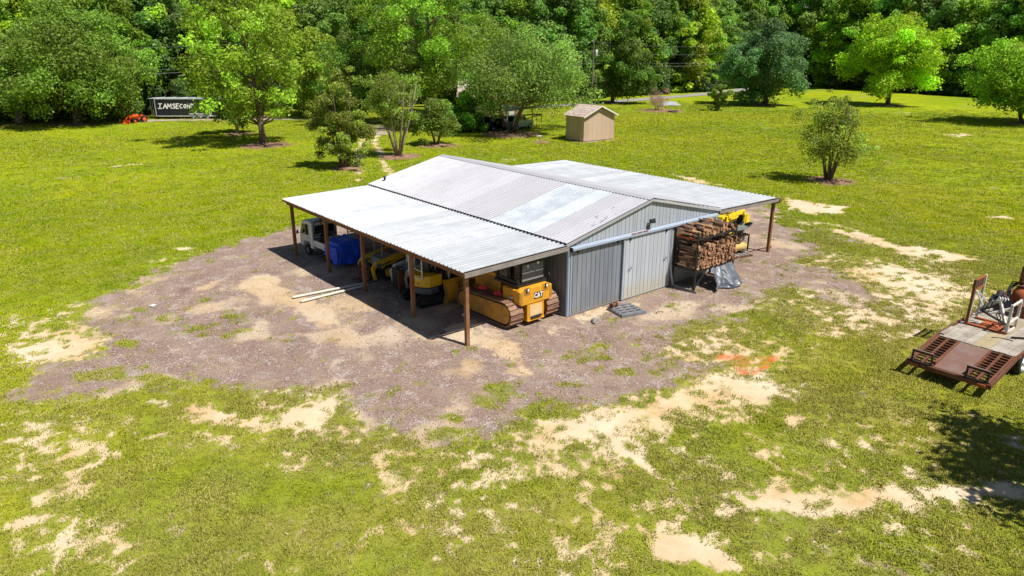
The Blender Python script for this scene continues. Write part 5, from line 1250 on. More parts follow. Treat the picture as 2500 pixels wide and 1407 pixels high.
for k in range(3): MB().tube([(.1, .3-.1*k, .5), (.25, .25-.1*k, .85+.05*k), (.45, .1-.1*k, .7), (.5, -.1-.1*k, .35), (.3, -.3, .1)], .016, 6).build('hose', M['rubber'], gb)
# --- rusty red compressor with engine
rc = thing('rusty_compressor', 'rusty red engine compressor with round tank riding on the trailer', 'compressor', (12.35, -11.2, .785), R(8))
MB().lathe([(0, -.9), (.14, -.88), (.26, -.80), (.34, -.66), (.34, .66), (.26, .80), (.14, .88), (0, .9)], (0, -.1, .52), 'x', 26).build('tank', M['rust_orange'], rc, smooth=True)
for x in (-.5, .5): MB().bb(x-.05, x+.05, -.35, .15, 0, .24).build('saddle', M['rust'], rc)
MB().bb(-.7, .7, -.28, .08, .88, .93).build('deck', M['rust'], rc)
MB().bb(-.35, .12, -.25, .1, 1.0, 1.62).build('housing', M['rust_orange'], rc, .03); MB().cyl((-.36, -.16, 1.25), (-.42, -.16, 1.25), .12, 14).build('fan', M['black'], rc)
MB().cyl((-.5, .02, 1.02), (-.5, .02, 1.60), .10, 12).build('filter_can', M['rust'], rc); MB().cyl((-.5, .02, 1.60), (-.5, .02, 1.68), .055, 10).build('cap', M['alu'], rc)
MB().bb(.2, .6, -.25, .05, .95, 1.3).build('engine', M['darksteel'], rc, .02)
for k in range(4): MB().tube([(-.3, .1, .95), (-.55-.05*k, .3, 1.0-.08*k), (-.9, .35-.03*k, .75), (-1.0+.04*k, .2, .4)], .022, 6).build('pipe', M['black'], rc)
eb = MB().bb(-.3, .3, -.35, .35, 0, .45).build('battery_box', M['rust'], None, .02, loc=(11.2, -11.75, .785), rot=(0, 0, R(15))); tag(eb, 'rusty open steel box between the grapple and the compressor on the trailer', 'box')
en = thing('black_engine', 'small black engine block on the far side of the trailer deck', 'engine', (11.1, -10.85, .785), R(10))
MB().bb(-.35, .35, -.25, .25, .1, .5).build('block', M['black'], en, .03); MB().cyl((-.2, 0, .5), (.25, 0, .62), .12, 12).build('air_filter', M['darksteel'], en)
MB().tube([(-.4, -.2, .05), (-.45, -.2, .6), (-.1, -.2, .8), (.4, -.2, .75), (.45, -.2, .1)], .02, 6).build('roll_bar', M['black'], en)
for x in (-.3, .3): MB().bb(x-.04, x+.04, -.28, .28, 0, .1).build('skid', M['rust'], en)
o = MB().bb(-.28, .28, -.03, .03, 0, .06).build('rubber_strip', M['black'], None, loc=(8.75, -12.35, .785), rot=(0, 0, R(-50))); tag(o, 'short black rubber strip lying on the pale trailer planks', 'strip')
o = MB().tube([(-.3, 0, .012), (0, .03, .012), (.2, -.05, .012), (.28, -.12, .012)], .012, 6).build('chain_piece', M['darksteel'], None, loc=(8.3, -11.95, .785), rot=(0, 0, R(-60))); tag(o, 'dark curved rod lying on the trailer planks behind the grapple', 'rod')

# ================================================================== SHED
sh = thing('garden_shed', 'small tan shed with shingled gable roof standing alone on the lawn', 'shed', (36.0, 35.65, 0), R(-3))
SW, SD, SH, SR = 4.35, 2.9, 2.75, 3.65     # x width, y depth
MB().bb(-.35, SW+.4, -.45, SD+.2, -.05, .03).build('gravel_pad', M['concrete'], sh)
MB().bb(.02, SW-.02, .02, SD-.02, .03, .14).build('sill', M['rust_plate'], sh)
for y0, y1 in ((0, .03), (SD-.03, SD)):
    n = 7
    for k in range(n):
        a, b = SW*k/n+.006, SW*(k+1)/n-.006; g_ = lambda x: SH+(SR-SH)*(1-abs(x-SW/2)/(SW/2))
        pts = [(a, .14), (b, .14), (b, g_(b))]+([(SW/2, SR)] if a < SW/2 < b else [])+[(a, g_(a))]
        MB().prism(pts, y0, y1, 'y').build('siding_panel', M['tan'], sh)
for x0, x1 in ((0, .03), (SW-.03, SW)):
    n = 5
    for k in range(n): MB().bb(x0, x1, .03+(SD-.06)*k/n+.005, .03+(SD-.06)*(k+1)/n-.005, .14, SH).build('siding_panel', M['tan'], sh)
for x in (-.012, SW+.012-.09): pass
for s_ in (-1, 1):
    for r_ in range(6):
        t0, t1 = r_/6, (r_+1)/6; hw = SW/2+.3; e = Vector((SW/2+s_*hw, 0, SH-.10)); c_ = Vector((SW/2, 0, SR+.06))
        a = e.lerp(c_, t0); b = e.lerp(c_, t1+.02); mb = MB(); z_ = .012
        mb.add([(a.x, -.32, a.z+z_), (a.x, SD+.25, a.z+z_), (b.x, SD+.25, b.z), (b.x, -.32, b.z), (a.x, -.32, a.z-.03), (a.x, SD+.25, a.z-.03), (b.x, SD+.25, b.z-.03), (b.x, -.32, b.z-.03)], [(0, 1, 2, 3), (4, 7, 6, 5), (0, 4, 5, 1), (0, 3, 7, 4), (1, 5, 6, 2), (2, 6, 7, 3)])
        mb.build('shingle_course', M['shingle'], sh)
    MB().bar((SW/2+s_*(SW/2+.3), -.34, SH-.15), (SW/2, -.34, SR+.0), .03, .14).build('barge_board', M['tan_trim'], sh)

# ================================================================== SIGNBOARDED BLACK TRAILER
vec = Vector((-(88.34-79.9), 0, 0))
bt = thing('enclosed_trailer', 'long black enclosed trailer with white hand lettered words along its side', 'trailer', (6.9, 90.3, 0), math.atan2(81.5-89.4, 18.3-8.1))
# local x runs along the side; the side facing the lawn is y = 0
TL, TD, T0, T1 = 12.2, 2.5, .45, 2.75
MB().bb(1.1, TL, .05, TD, T0, T1).build('body', M['trailer_black'], bt, .03)
MB().prism([(0, TD), (1.1, TD), (1.1, .05), (.9, .05), (0, 1.0)], T0, T1, 'z').build('nose', M['trailer_black'], bt, .02)
for z in (T0, T1-.04): MB().bb(1.1, TL, .0, .05, z-.05, z+.05).build('rail', M['alu'], bt)
MB().bar((1.0, .0, T0), (1.0, .0, T1), .08, .08).build('corner_post', M['alu'], bt)
MB().bar((.0, .97, T0), (.0, .97, T1), .08, .08).build('corner_post', M['alu'], bt)
MB().bar((.03, .93, T1-.02), (1.0, .0, T1-.02), .05, .09).build('nose_rail', M['alu'], bt)
MB().bar((.5, .46, T0+.02), (.5, .46, T1), .05, .05).build('nose_strip', M['alu'], bt)
MB().bar((.02, .94, T0+.42), (.98, .02, T0+.42), .03, .80).build('stone_guard', M['diamond'], bt)
rfm = MB().bb(0.1, TL, .03, TD, T1, T1+.03).build('roof', M['alu'], bt)
for k in range(7): MB().bb(1.3+k*1.6, 1.36+k*1.6, .05, TD, T1+.03, T1+.06).build('roof_rib', M['white'], bt)
MB().bb(7.6, 8.4, -.012, .05, .7, 2.45).build('side_door', M['trailer_black'], bt, .01)
for x in (7.0, 7.95, 8.9):
    o = MB().lathe([(.18, -.1), (.34, -.1), (.36, -.06), (.36, .06), (.34, .1), (.18, .1)], (x-1.0, .12, .36), 'y', 20).build('wheel', M['rubber'], bt, smooth=True); MB().lathe([(.2, -.09), (.12, -.05), (0, -.05)], (x-1.0, .12, .36), 'y', 16).build('rim', M['alu'], o)
MB().bb(5.4, 8.5, -.03, .05, .62, .82).build('fender', M['alu'], bt, .02)
# brushed letters, built as strokes: I AM SECOND
GLY = {'I': [[(.05, 1), (.75, 1.02)], [(.4, 1), (.36, 0)], [(0, .02), (.8, 0)]], 'A': [[(0, 0), (.42, 1)], [(.42, 1), (.72, 0)], [(.12, .38), (.68, .42)]],
       'M': [[(0, 0), (.12, 1)], [(.12, 1), (.42, .35)], [(.42, .35), (.78, 1)], [(.78, 1), (.84, 0)]], 'S': [[(.62, .9), (.35, 1), (.12, .78), (.34, .55), (.58, .36), (.44, .06), (0, .06)]],
       'E': [[(.08, 1), (.62, 1)], [(.08, 1), (.02, 0)], [(.05, .52), (.5, .54)], [(.02, 0), (.62, .03)]], 'C': [[(.58, .85), (.28, .92), (.05, .5), (.25, .08), (.6, .14)]],
       'O': [[(.32, .85), (.06, .5), (.28, .08), (.58, .4), (.48, .82), (.32, .85)]], 'N': [[(0, 0), (.08, .95)], [(.08, .95), (.55, .05)], [(.55, .05), (.68, .98)]], 'D': [[(.05, 0), (.1, 1)], [(.1, 1), (.55, .75), (.6, .3), (.05, 0)]]}
x = 1.35; LH = .62
for ch in 'I AMSECOND':
    if ch == ' ': x += .12; continue
    mb = MB()
    for st in GLY[ch]:
        for a, b in zip(st, st[1:]):
            mb.bar((x+a[0]*.68+.10*a[1], -.012+.0008*len(mb.v)/8, 1.48+a[1]*LH), (x+b[0]*.68+.10*b[1], -.012+.0008*len(mb.v)/8, 1.48+b[1]*LH), .012, .115, (0, 1, 0)) if False else None
            d_ = Vector((b[0]-a[0], 0, (b[1]-a[1]))); A = Vector((x+a[0]*.62+.10*a[1], 0, 1.45+a[1]*LH)); B = Vector((x+b[0]*.62+.10*b[1], 0, 1.45+b[1]*LH))
            dd = (B-A).normalized(); nn = Vector((-dd.z, 0, dd.x))*.065; A -= dd*.03; B += dd*.03; y_ = .044-.0015*len(mb.v)/8
            mb.add([A-nn+Vector((0, y_, 0)), B-nn*.8+Vector((0, y_, 0)), B+nn*.8+Vector((0, y_, 0)), A+nn+Vector((0, y_, 0)), A-nn+Vector((0, .06, 0)), B-nn*.8+Vector((0, .06, 0)), B+nn*.8+Vector((0, .06, 0)), A+nn+Vector((0, .06, 0))],
                   [(0, 1, 2, 3), (0, 4, 5, 1), (1, 5, 6, 2), (2, 6, 7, 3), (3, 7, 4, 0)])
    mb.build('letter', M['decal_w'], bt, loc=(0, -.012, 0)); x += {'I': .56, 'M': .66, 'A': .54}.get(ch, .50)

# ================================================================== ORANGE TRACTOR, RED MOWER
def tractor(name, lab, loc, rz, s=1.):
    t = thing(name, lab, 'tractor', loc, rz)
    MB().prism([(.3, .55), (1.45, .55), (1.5, .75), (1.45, 1.0), (.3, 1.1)], -.22, .22, 'x').build('hood', M['orange'], t, .03)
    MB().bb(-.3, .3, -.5, .3, .45, .7).build('platform', M['orange'], t, .02)
    for x in (-.42, .42):
        wheel(t, x*1.2, -.25, .48, .28, 1 if x > 0 else -1, M['orange'], rimr=.62); wheel(t, x, 1.1, .30, .20, 1 if x > 0 else -1, M['orange'], rimr=.6)
        MB().prism([(-.6, .85), (.0, 1.02), (.15, .9), (.15, .82), (-.05, .95), (-.55, .78)], x*1.2-.13, x*1.2+.13, 'x').build('fender', M['orange'], t)
        MB().bar((x*.8, .35, .9), (x*.8, 1.5, .85), .07, .12).bar((x*.8, 1.45, .9), (x*.8, 2.0, .25), .07, .12).build('loader_arm', M['orange'], t)
        MB().bar((x*.5, -.55, .6), (x*.5, -.6, 1.35), .05, .05).build('roll_bar', M['black'], t)
    MB().bb(-.2, .2, -.4, -.05, .7, .8).bb(-.2, .2, -.45, -.37, .8, 1.15).build('seat', M['black'], t, .03)
    MB().tube([(.16*math.cos(a), .28+.02*math.sin(a), 1.2+.16*math.sin(a)) for a in [2*PI*k/12 for k in range(13)]], .015, 6).build('steering_wheel', M['black'], t)
    MB().prism([(1.95, .1), (2.4, .08), (2.1, .2), (2.05, .5), (1.98, .5)], -.62, .62, 'x').build('bucket', M['orange'], t)
    return t
tractor('orange_tractor', 'bright orange compact tractor with front loader parked under the big tree', (4.9, 86.9, 0), math.atan2(.775, -.632)+R(-50+38), 1)
mw = thing('riding_mower', 'faded red riding mower parked behind the black trailer', 'mower', (18.8, 81.2, 0), R(35))
MB().prism([(.2, .3), (1.0, .3), (1.02, .7), (.2, .8)], -.28, .28, 'x').build('hood', M['rust_plate'], mw, .04); MB().bb(-.5, .5, -.6, .3, .25, .5).build('deck', M['rust_plate'], mw, .03); MB().bb(-.2, .2, -.5, -.1, .5, .62).bb(-.2, .2, -.55, -.47, .6, .95).build('seat', M['black'], mw, .03)
for x in (-.4, .4): wheel(mw, x, -.4, .25, .18, 1 if x > 0 else -1, M['greypaint']); wheel(mw, x*.8, .8, .18, .12, 1 if x > 0 else -1, M['greypaint'])

# ================================================================== CARS UNDER THE TREES, HOUSE, CARPORT, GANTRY
def car(name, lab, loc, rz, mat, suv=True, L=4.6, H=1.7):
    t = thing(name, lab, 'car', loc, rz); h = L/2; k = H/1.7
    prof_ = [(-h, .45), (-h+.02, .95), (-h+.10, 1.10), (-h+.28, 1.62*k), (-h+.55, 1.69*k), (h-2.2, 1.69*k), (h-1.35, 1.12), (h-.2, .98), (h, .75), (h, .42), (h-.5, .32), (-h+.4, .32)]
    MB().prism(prof_, -.86, .86, 'x').build('body', mat, t, .06)
    for x in (-.866, .866): MB().prism([(-h+.42, 1.14), (h-1.55, 1.14), (h-2.22, 1.58*k), (-h+.55, 1.58*k)], x-.008, x+.008, 'x').build('side_glass', M['glass'], t)
    MB().prism([(-.68, 0), (.68, 0), (.62, .50*k), (-.62, .50*k)], -.006, .006, 'y').build('rear_glass', M['glass'], t, loc=(0, -h+.105, 1.12), rot=(R(-19), 0, 0))
    MB().prism([(-.70, 0), (.70, 0), (.62, .92*k), (-.62, .92*k)], -.006, .006, 'y').build('windscreen', M['glass'], t, loc=(0, h-1.36, 1.13), rot=(R(56), 0, 0))
    for x in (-.72, .72):
        for y in (-h+.85, h-.9): wheel(t, x*1.09, y, .34, .22, 1 if x > 0 else -1, M['alu'])
        MB().box((x, -h+.0, .95), (.2, .05, .22)).build('tail_lamp', M['red'], t, .01)
        MB().box((x, h-.02, .82), (.26, .06, .14)).build('headlight', M['decal_w'], t, .01)
    MB().bb(-.8, .8, -h-.05, -h+.03, .42, .62).build('bumper', M['greypaint'], t, .02)
    return t
fwdv = math.atan2(-.775, .632)
car('silver_suv', 'silver blue suv seen from behind under the spreading tree', (38.6, 49.6, 0), R(-72), M['silver'], H=1.72)
car('dark_car', 'dark car parked in deep shade beside the silver suv', (36.2, 51.2, 0), R(-72), M['navy'], H=1.75)
car('pale_car', 'pale grey car half hidden behind the bright green bush', (31.6, 53.6, 0), R(15), M['alu'], H=1.5)
hse = thing('brick_house', 'low tan house with pinkish roof hidden among the trees', 'house', (38.6, 61.5, 0), R(-39))
brick = weather('orange_tan_brick', (.33, .20, .12), (.42, .27, .17), 3., .8, .85)
MB().bb(0, 8.2, 0, 7, 0, 3.2).build('wall', brick, hse)
MB().prism([(-.5, 3.1), (3.5, 5.2), (7.5, 3.1), (7.5, 3.22), (3.5, 5.34), (-.5, 3.22)], -.5, 8.7, 'x').build('roof', M['shingle'], hse)
MB().prism([(0, 3.15), (3.5, 5.15), (7, 3.15)], .02, .12, 'x').build('gable', M['tan'], hse)
for x in (1.2, 3.6):
    f = MB().bb(x, x+1.3, -.05, .02, 1.0, 2.3).build('window', M['tan_trim'], hse); MB().bb(x+.08, x+1.22, -.07, -.05, 1.08, 2.22).build('pane', M['glass'], f)
MB().bb(6.2, 7.1, -.05, .02, .05, 2.15).build('door', M['white'], hse)
cpx = thing('carport', 'low open carport on thin white posts over the parked cars', 'carport', (36.8, 48.9, 0), R(18))
for x, y in ((-2.6, -1.3), (3.0, -1.3), (-2.6, 4.6), (3.0, 4.6)): MB().bb(x-.06, x+.06, y-.06, y+.06, 0, 2.5).build('post', M['white_rust'], cpx)
MB().bar((-2.9, 1.6, 2.55), (3.3, 1.6, 2.55), 6.4, .08).build('roof', M['greypaint'], cpx)
gt = thing('boom_rack', 'black steel boom frame standing on the lawn beside the silver suv', 'boom frame', (41.0, 50.2, 0), R(-42))
MB().bar((-1.4, 0, 1.45), (1.5, 0, 1.6), .12, .14).bar((-.6, 0, 1.0), (1.3, 0, 1.5), .07, .08).bar((-1.3, 0, .7), (.9, 0, 1.45), .07, .08).build('boom', M['black'], gt)
for x in (-1.3, .9, 1.45): MB().bb(x-.04, x+.04, -.04, .04, 0 if x < 1 else .5, 1.5).build('leg', M['black'], gt)
# bird bath / sprinkler ring and others on the lawn
bb_ = thing('bird_bath', 'little white bird bath standing on a round bare patch', 'bird bath', (32.6, 38.75, 0))
MB().cyl((0, 0, 0), (0, 0, .62), .04, 8).build('stem', M['concrete'], bb_); MB().lathe([(.0, .60), (.12, .61), (.28, .68), (.27, .69), (.1, .64), (0, .64)]).build('bowl', M['white'], bb_, smooth=True)
fp = MB().lathe([(.75, 0), (.8, .02), (.8, .28), (.62, .28), (.6, .05), (0, .04)], n=24).build('fire_ring', M['rust_plate'], None, loc=(70.6, 51.6, 0)); tag(fp, 'low rusty round fire ring on bare ground by the dead shrub', 'fire ring')
def P(u, v):
    x = (u-.5)*4.6; y = (v-.5)*3.0; r_ = max(0, 1-(abs(u-.5)*2)**2.2)*max(0, 1-(abs(v-.5)*2)**2); return Vector((x*.75, y*.7, .03+.75*r_*(.8+.6*fold(u*5, v*5, 3))+.1*fold(u*14, v*12, 5)*r_))
ct = cloth('covered_pile', P, 30, 22, weather('faded_sheet', (.36, .36, .38), (.22, .22, .24), 3., .8, .6)); ct.location = (80.5, 60.2, 0); ct.rotation_euler = (0, 0, R(-39)); tag(ct, 'pale tarpaulin over a heap behind the bare shrub', 'covered pile')

# ================================================================== ROAD, DRIVE
def strip(name, pts, wd, mat, z=.006, n=6):
    P_ = []
    for i in range(len(pts)-1):
        for k in range(n):
            t_ = k/n; p0 = pts[max(0, i-1)]; p1 = pts[i]; p2 = pts[i+1]; p3 = pts[min(len(pts)-1, i+2)]
            P_.append([.5*((2*p1[c_])+(-p0[c_]+p2[c_])*t_+(2*p0[c_]-5*p1[c_]+4*p2[c_]-p3[c_])*t_**2+(-p0[c_]+3*p1[c_]-3*p2[c_]+p3[c_])*t_**3) for c_ in (0, 1)])
    P_.append(list(pts[-1])); vs = []; fs = []
    for i, p in enumerate(P_):
        a = Vector(P_[max(0, i-1)]); b = Vector(P_[min(len(P_)-1, i+1)]); d_ = (b-a).normalized(); nn = Vector((-d_.y, d_.x)); w_ = wd*(1+.12*math.sin(i*1.7)+.08*math.sin(i*3.1)) if 'road' not in name else wd
        for s_ in (-1, -.33, .33, 1): vs.append((p[0]+nn.x*w_/2*s_, p[1]+nn.y*w_/2*s_, z+zg(p[0]+nn.x*w_/2*s_, p[1]+nn.y*w_/2*s_)))
    for i in range(len(P_)-1):
        for k in range(3): fs.append((i*4+k, i*4+k+1, i*4+k+5, i*4+k+4))
    o = MB().add(vs, fs).build(name, mat); o['kind'] = 'structure'; return o
def zg(x, y):
    return float((fbm(np.array([x]), np.array([y]), .9, 3, 5)[0]-.5)*.05+(fbm(np.array([x]), np.array([y]), .06, 2, 9)[0]-.5)*.25*smooth(20, 60, math.hypot(x-5, y-5)))+.03
M['asphalt'] = weather('pale_asphalt', (.30, .285, .27), (.38, .36, .33), .6, .8, .9, 0, .2, .2, 20)
M['drive'] = weather('gravel_drive', (.34, .27, .22), (.46, .38, .30), .5, .9, .95, 0, .2, .4, 15)
strip('road', [(40, 78), (60, 71.8), (72, 71.4), (92, 72.3), (106, 73.2), (124, 76.4), (136, 79), (160, 80.5), (230, 78)], 4.2, M['asphalt'])
strip('driveway', [(-40, 104), (-10, 93.5), (6, 88), (14, 83.8), (22, 78.5), (30, 68.5), (35, 63), (45, 64), (56, 70)], 3.2, M['drive'], .008)
strip('dirt_track', [(29, 66), (25, 60), (22, 55)], 3.6, M['drive'], .012)

# ================================================================== TREES
def leaf_mat():
    t = NT('foliage'); oc = t.n('ShaderNodeObjectInfo').outputs['Color']; rr_ = t.n('ShaderNodeObjectInfo').outputs['Random']
    v = t.n('ShaderNodeAttribute', attribute_name='v').outputs['Fac']; cl = t.n('ShaderNodeAttribute', attribute_name='c').outputs['Fac']
    hs = t.n('ShaderNodeHueSaturation'); t.l(oc, hs.inputs['Color'])
    t.l(t.math('MULTIPLY', t.mapr(v, 0, 1, .72, 1.85), t.mapr(cl, 0, 1, .70, 1.42)), hs.inputs['Value'])
    t.l(t.math('ADD', .485, t.math('ADD', t.math('MULTIPLY', v, -.022), t.math('MULTIPLY', cl, .034))), hs.inputs['Hue'])
    dfs = t.bsdf(hs.outputs[0], .55, 0, .35); tr = t.n('ShaderNodeBsdfTranslucent')
    h2 = t.n('ShaderNodeHueSaturation'); t.l(hs.outputs[0], h2.inputs['Color']); h2.inputs['Value'].default_value = 1.7; h2.inputs['Hue'].default_value = .485; t.l(h2.outputs[0], tr.inputs[0])
    mx = t.n('ShaderNodeMixShader'); mx.inputs[0].default_value = .42; t.l(dfs, mx.inputs[1]); t.l(tr.outputs[0], mx.inputs[2]); return t.done(mx.outputs[0])
LEAF = leaf_mat()
def leaves_mesh(name, centres, rads, per, size, seed, flat=.75, droop=.0, lum=None):
    g = np.random.default_rng(seed); C = []; V = []; CL = []; OUT = []
    for i_, (c, r_) in enumerate(zip(centres, rads)):
        n = max(8, int(per*1.15*(r_/np.mean(rads))**2)); d = g.normal(size=(n, 3)); d /= np.linalg.norm(d, axis=1)[:, None]
        rr_ = r_*(g.random(n)**.42)*(.75+.5*vnoise(d[:, 0]*2.5+c[0]+9, d[:, 1]*2.5+c[2]+9, seed)); p = d*rr_[:, None]; p[:, 2] *= flat; p[:, 2] -= droop*(rr_/r_)**2*r_
        C.append(p+np.array(c)); V.append(g.random(n)); CL.append(np.full(n, (lum[i_] if lum is not None else g.random()))); OUT.append(d)
    C = np.concatenate(C); V = np.concatenate(V); CL = np.concatenate(CL); n = len(C)
    OUT = np.concatenate(OUT); nr_ = g.normal(size=(n, 3))*.55+OUT*.75; nr_[:, 2] += .45; nr_ /= np.linalg.norm(nr_, axis=1)[:, None]
    a = g.normal(size=(n, 3)); t1 = np.cross(nr_, a); t1 /= np.linalg.norm(t1, axis=1)[:, None]; t2 = np.cross(nr_, t1)
    s = size*(.6+.8*g.random(n))[:, None]
    v = np.stack([C-t1*s, C-t2*s*.55+nr_*s*.15, C+t1*s, C+t2*s*.55-nr_*s*.1], 1).reshape(-1, 3).astype(np.float32)
    me_ = bpy.data.meshes.new(name); me_.vertices.add(4*n); me_.vertices.foreach_set('co', v.ravel()); me_.loops.add(4*n); me_.loops.foreach_set('vertex_index', np.arange(4*n, dtype=np.int32))
    me_.polygons.add(n); me_.polygons.foreach_set('loop_start', np.arange(0, 4*n, 4, dtype=np.int32)); me_.polygons.foreach_set('loop_total', np.full(n, 4, np.int32)); me_.update()
    at = me_.attributes.new('v', 'FLOAT', 'FACE'); at.data.foreach_set('value', V.astype(np.float32)); at = me_.attributes.new('c', 'FLOAT', 'FACE'); at.data.foreach_set('value', CL.astype(np.float32))
    me_.materials.append(LEAF); return me_
def make_proto(seed, H=10., Wd=8., base=.22, shape='round', clumps=60, per=240, leaf=.13, trunkr=.22, stems=1, bark='bark', sparse=1., lean=(0, 0), offs=(0, 0), droop=.1, crad=.17):
    """trunk mesh and crown mesh; the crown is clumps of leaves at the ends of limbs"""
    g = np.random.default_rng(seed); cen = []; rad = []; zb = H*base
    ph = g.random(4)*6.28; lobes = []; lum = []; nl = max(9, clumps//6)
    for i in range(clumps+nl):
        for _ in range(40):
            t_ = g.random() if (i >= nl or _) else (i+.5)/nl
            prof_ = {'round': math.sin(PI*min(1, (t_*.92+.10)))**.6, 'cone': (1-t_)**.75*1.05+.06, 'spread': (math.sin(PI*(t_*.62+.32)))**.8, 'vase': .45+.6*t_ if t_ < .75 else 1.8*(1.02-t_)**.5*.9, 'tall': .55+.45*math.sin(PI*t_)**.7 if t_ < .85 else .8*(1-t_)**.5*1.6,
                     'egg': (1-abs(t_-.38)**1.7*1.9) if t_ < .95 else .25}[shape]
            prof_ = max(.08, prof_)
            if g.random() < prof_**1.3+.1: break
        a = g.random()*2*PI; rr_ = (Wd/2)*prof_*(1+.16*math.sin(2*a+ph[0]+t_*5)+.10*math.sin(5*a+ph[1]-t_*9)); k = g.random()**.42
        r_ = Wd*crad*(.65+.7*g.random())*(.75+.4*prof_)
        if i < nl:
            a = 2.4*i+g.random()*.5; k = (.78 if H > 9 else .55)+.3*g.random(); rr_ = max(0, (Wd/2)*prof_*k-Wd*.10)
            lobes.append((rr_*math.cos(a)+offs[0]+lean[0]*t_, rr_*math.sin(a)+offs[1]+lean[1]*t_, zb+(H-zb-Wd*.10)*t_, Wd*((.13 if H > 9 else .19)+.07*g.random()), g.random())); continue
        if i % 5:
            lb = lobes[i % nl]; d = g.normal(size=3); d /= np.linalg.norm(d); r2 = Wd*crad*.62*(.6+.7*g.random())
            if i % 7 == 0: d[2] = abs(d[2])
            cen.append((lb[0]+d[0]*lb[3], lb[1]+d[1]*lb[3], max(zb*.8, min(H-r2*.4, lb[2]+d[2]*lb[3]*.75)))); rad.append(r2); lum.append(.65*lb[4]+.35*g.random()); continue
        rr_ = max(0, rr_-r_*.75); lum.append(.5*g.random())
        cen.append((rr_*k*math.cos(a)+offs[0]+lean[0]*t_, rr_*k*math.sin(a)+offs[1]+lean[1]*t_, zb+(H-zb-r_*.5)*t_+r_*.15)); rad.append(r_)
    cr = leaves_mesh('crown', cen, rad, per*sparse, leaf, seed, .72, droop, lum)
    mb = MB(); tops = []
    for s_ in range(stems):
        if stems == 1: b = Vector((0, 0, -.2)); top = Vector((offs[0]*.7+lean[0]*.7, offs[1]*.7+lean[1]*.7, H*.82)); path = [b, Vector((.02*H*.3*g.normal(), 0, zb*.6)), Vector((offs[0]*.3+g.normal()*.1, offs[1]*.3+g.normal()*.1, zb+.2*H)), top]
        else:
            an = 2*PI*s_/stems+g.random()*.6; b = Vector((.12*math.cos(an), .12*math.sin(an), -.1)); sp = Wd*.26
            path = [b, Vector((.3*sp*math.cos(an), .3*sp*math.sin(an), H*.18)), Vector((.65*sp*math.cos(an)+offs[0]*.5, .65*sp*math.sin(an)+offs[1]*.5, H*.42)), Vector((sp*math.cos(an)+offs[0], sp*math.sin(an)+offs[1], H*.78))]
        tr_ = trunkr if stems == 1 else trunkr*.55
        mb.tube(path, [tr_*1.35, tr_, tr_*.62, tr_*.1], 9 if stems == 1 else 6); tops.append((path, tr_))
    if stems == 1: mb.tube([(0, 0, -.1), (0, 0, .12), (0, 0, .45)], [trunkr*1.9, trunkr*1.5, trunkr*1.02], 10)
    for i, (c, r_) in enumerate(zip(cen, rad)):
        if i % 2 and clumps > 40: continue
        path, tr_ = tops[i % len(tops)]; c = Vector(c)
        h = max(zb*.75, min(c.z-.12*H-.25*math.hypot(c.x, c.y), H*.7)); 
        s0 = None
        for a, b in zip(path, path[1:]):
            if a.z <= h <= b.z: s0 = a.lerp(b, (h-a.z)/max(.01, b.z-a.z))
        if s0 is None: s0 = path[1]
        mid = s0.lerp(c, .5)+Vector((g.normal()*.04*H, g.normal()*.04*H, -.02*H+.03*H*g.random())); br = tr_*.30*(1-.5*h/H)
        mb.tube([s0, mid, c], [br, br*.6, br*.15], 5, cap=False)
        for q_ in range(2): e = c+Vector(g.normal(size=3))*r_*.6; mb.tube([mid.lerp(c, .5), e], [br*.35, br*.06], 4, cap=False)
    tk = mb.mesh('trunk', M[bark], True, fixn=False)
    return tk, cr
def tree(proto, name, label, loc, col, rz=0., s=1., group=None, cat='tree', sz=None):
    t = thing(name, label, cat, loc, rz, group); t.scale = (s, s, sz or s)
    inst('trunk', proto[0], t); c = inst('crown', proto[1], t); c.color = (*col, 1); return t
G_MID = (.075, .155, .016); G_GRY = (.095, .165, .030)
def mulch(x, y, r_, lab, sx_=1.):
    n = 40; vs = [(0, 0, .14)]; fs = []; g = np.random.default_rng(int(x*10+y))
    for k, (rr_, z) in enumerate(((.35, .10), (.7, .055), (1., .015), (1.06, -.05))):
        for j in range(n):
            a = 2*PI*j/n; w_ = r_*rr_*(1+.08*math.sin(a*3+x)+.05*math.sin(a*7+y)+.04*g.normal()); vs.append((w_*math.cos(a)*sx_, w_*math.sin(a), z+.025*g.normal() if k < 3 else z))
    for j in range(n):
        fs.append((0, 1+j, 1+(j+1) % n))
        for k in range(3): a = 1+k*n+j; b = 1+k*n+(j+1) % n; fs.append((a, a+n, b+n, b))
    o = MB().add(vs, fs).build('mulch_bed', M['mulch'], None, smooth=True, loc=(x, y, zg(x, y)-.02)); return tag(o, lab, 'mulch bed')
# --- lawn trees
def TT(x, y): return (x, y, zg(x, y)-.05)
a = make_proto(1, 12, 13, .24, 'spread', 80, 300, .17, .42, 1, 'bark_pale', droop=.25)
tree(a, 'oak_tree', 'broad oak at the far left with a pale leaning trunk', TT(-7.5, 95), (.135, .23, .036), 1.)
b = make_proto(2, 15.6, 17, .17, 'egg', 150, 300, .17, .5, 1, 'bark', droop=.35)
tree(b, 'oak_tree', 'large spreading oak left of the orange tractor with drooping branches', TT(-1.8, 89.5), (.13, .24, .03), 0)
a = make_proto(23, 5.5, 6.5, .03, 'round', 40, 230, .13, .12, 3, 'bark', droop=.3)
tree(a, 'drooping_tree', 'low drooping tree hanging over the orange tractor', TT(3.6, 90.6), (0.104, 0.189, 0.029), .5)
a = make_proto(3, 17.5, 12.5, .15, 'tall', 130, 115, .16, .30, 1, 'bark', lean=(-.8, .6), offs=(-.6, .8), crad=.12, droop=.15)
tree(a, 'sweetgum_tree', 'tall yellow green tree with open crown standing on the left lawn', TT(9.16, 54.9), (.205, .345, .030), 0)
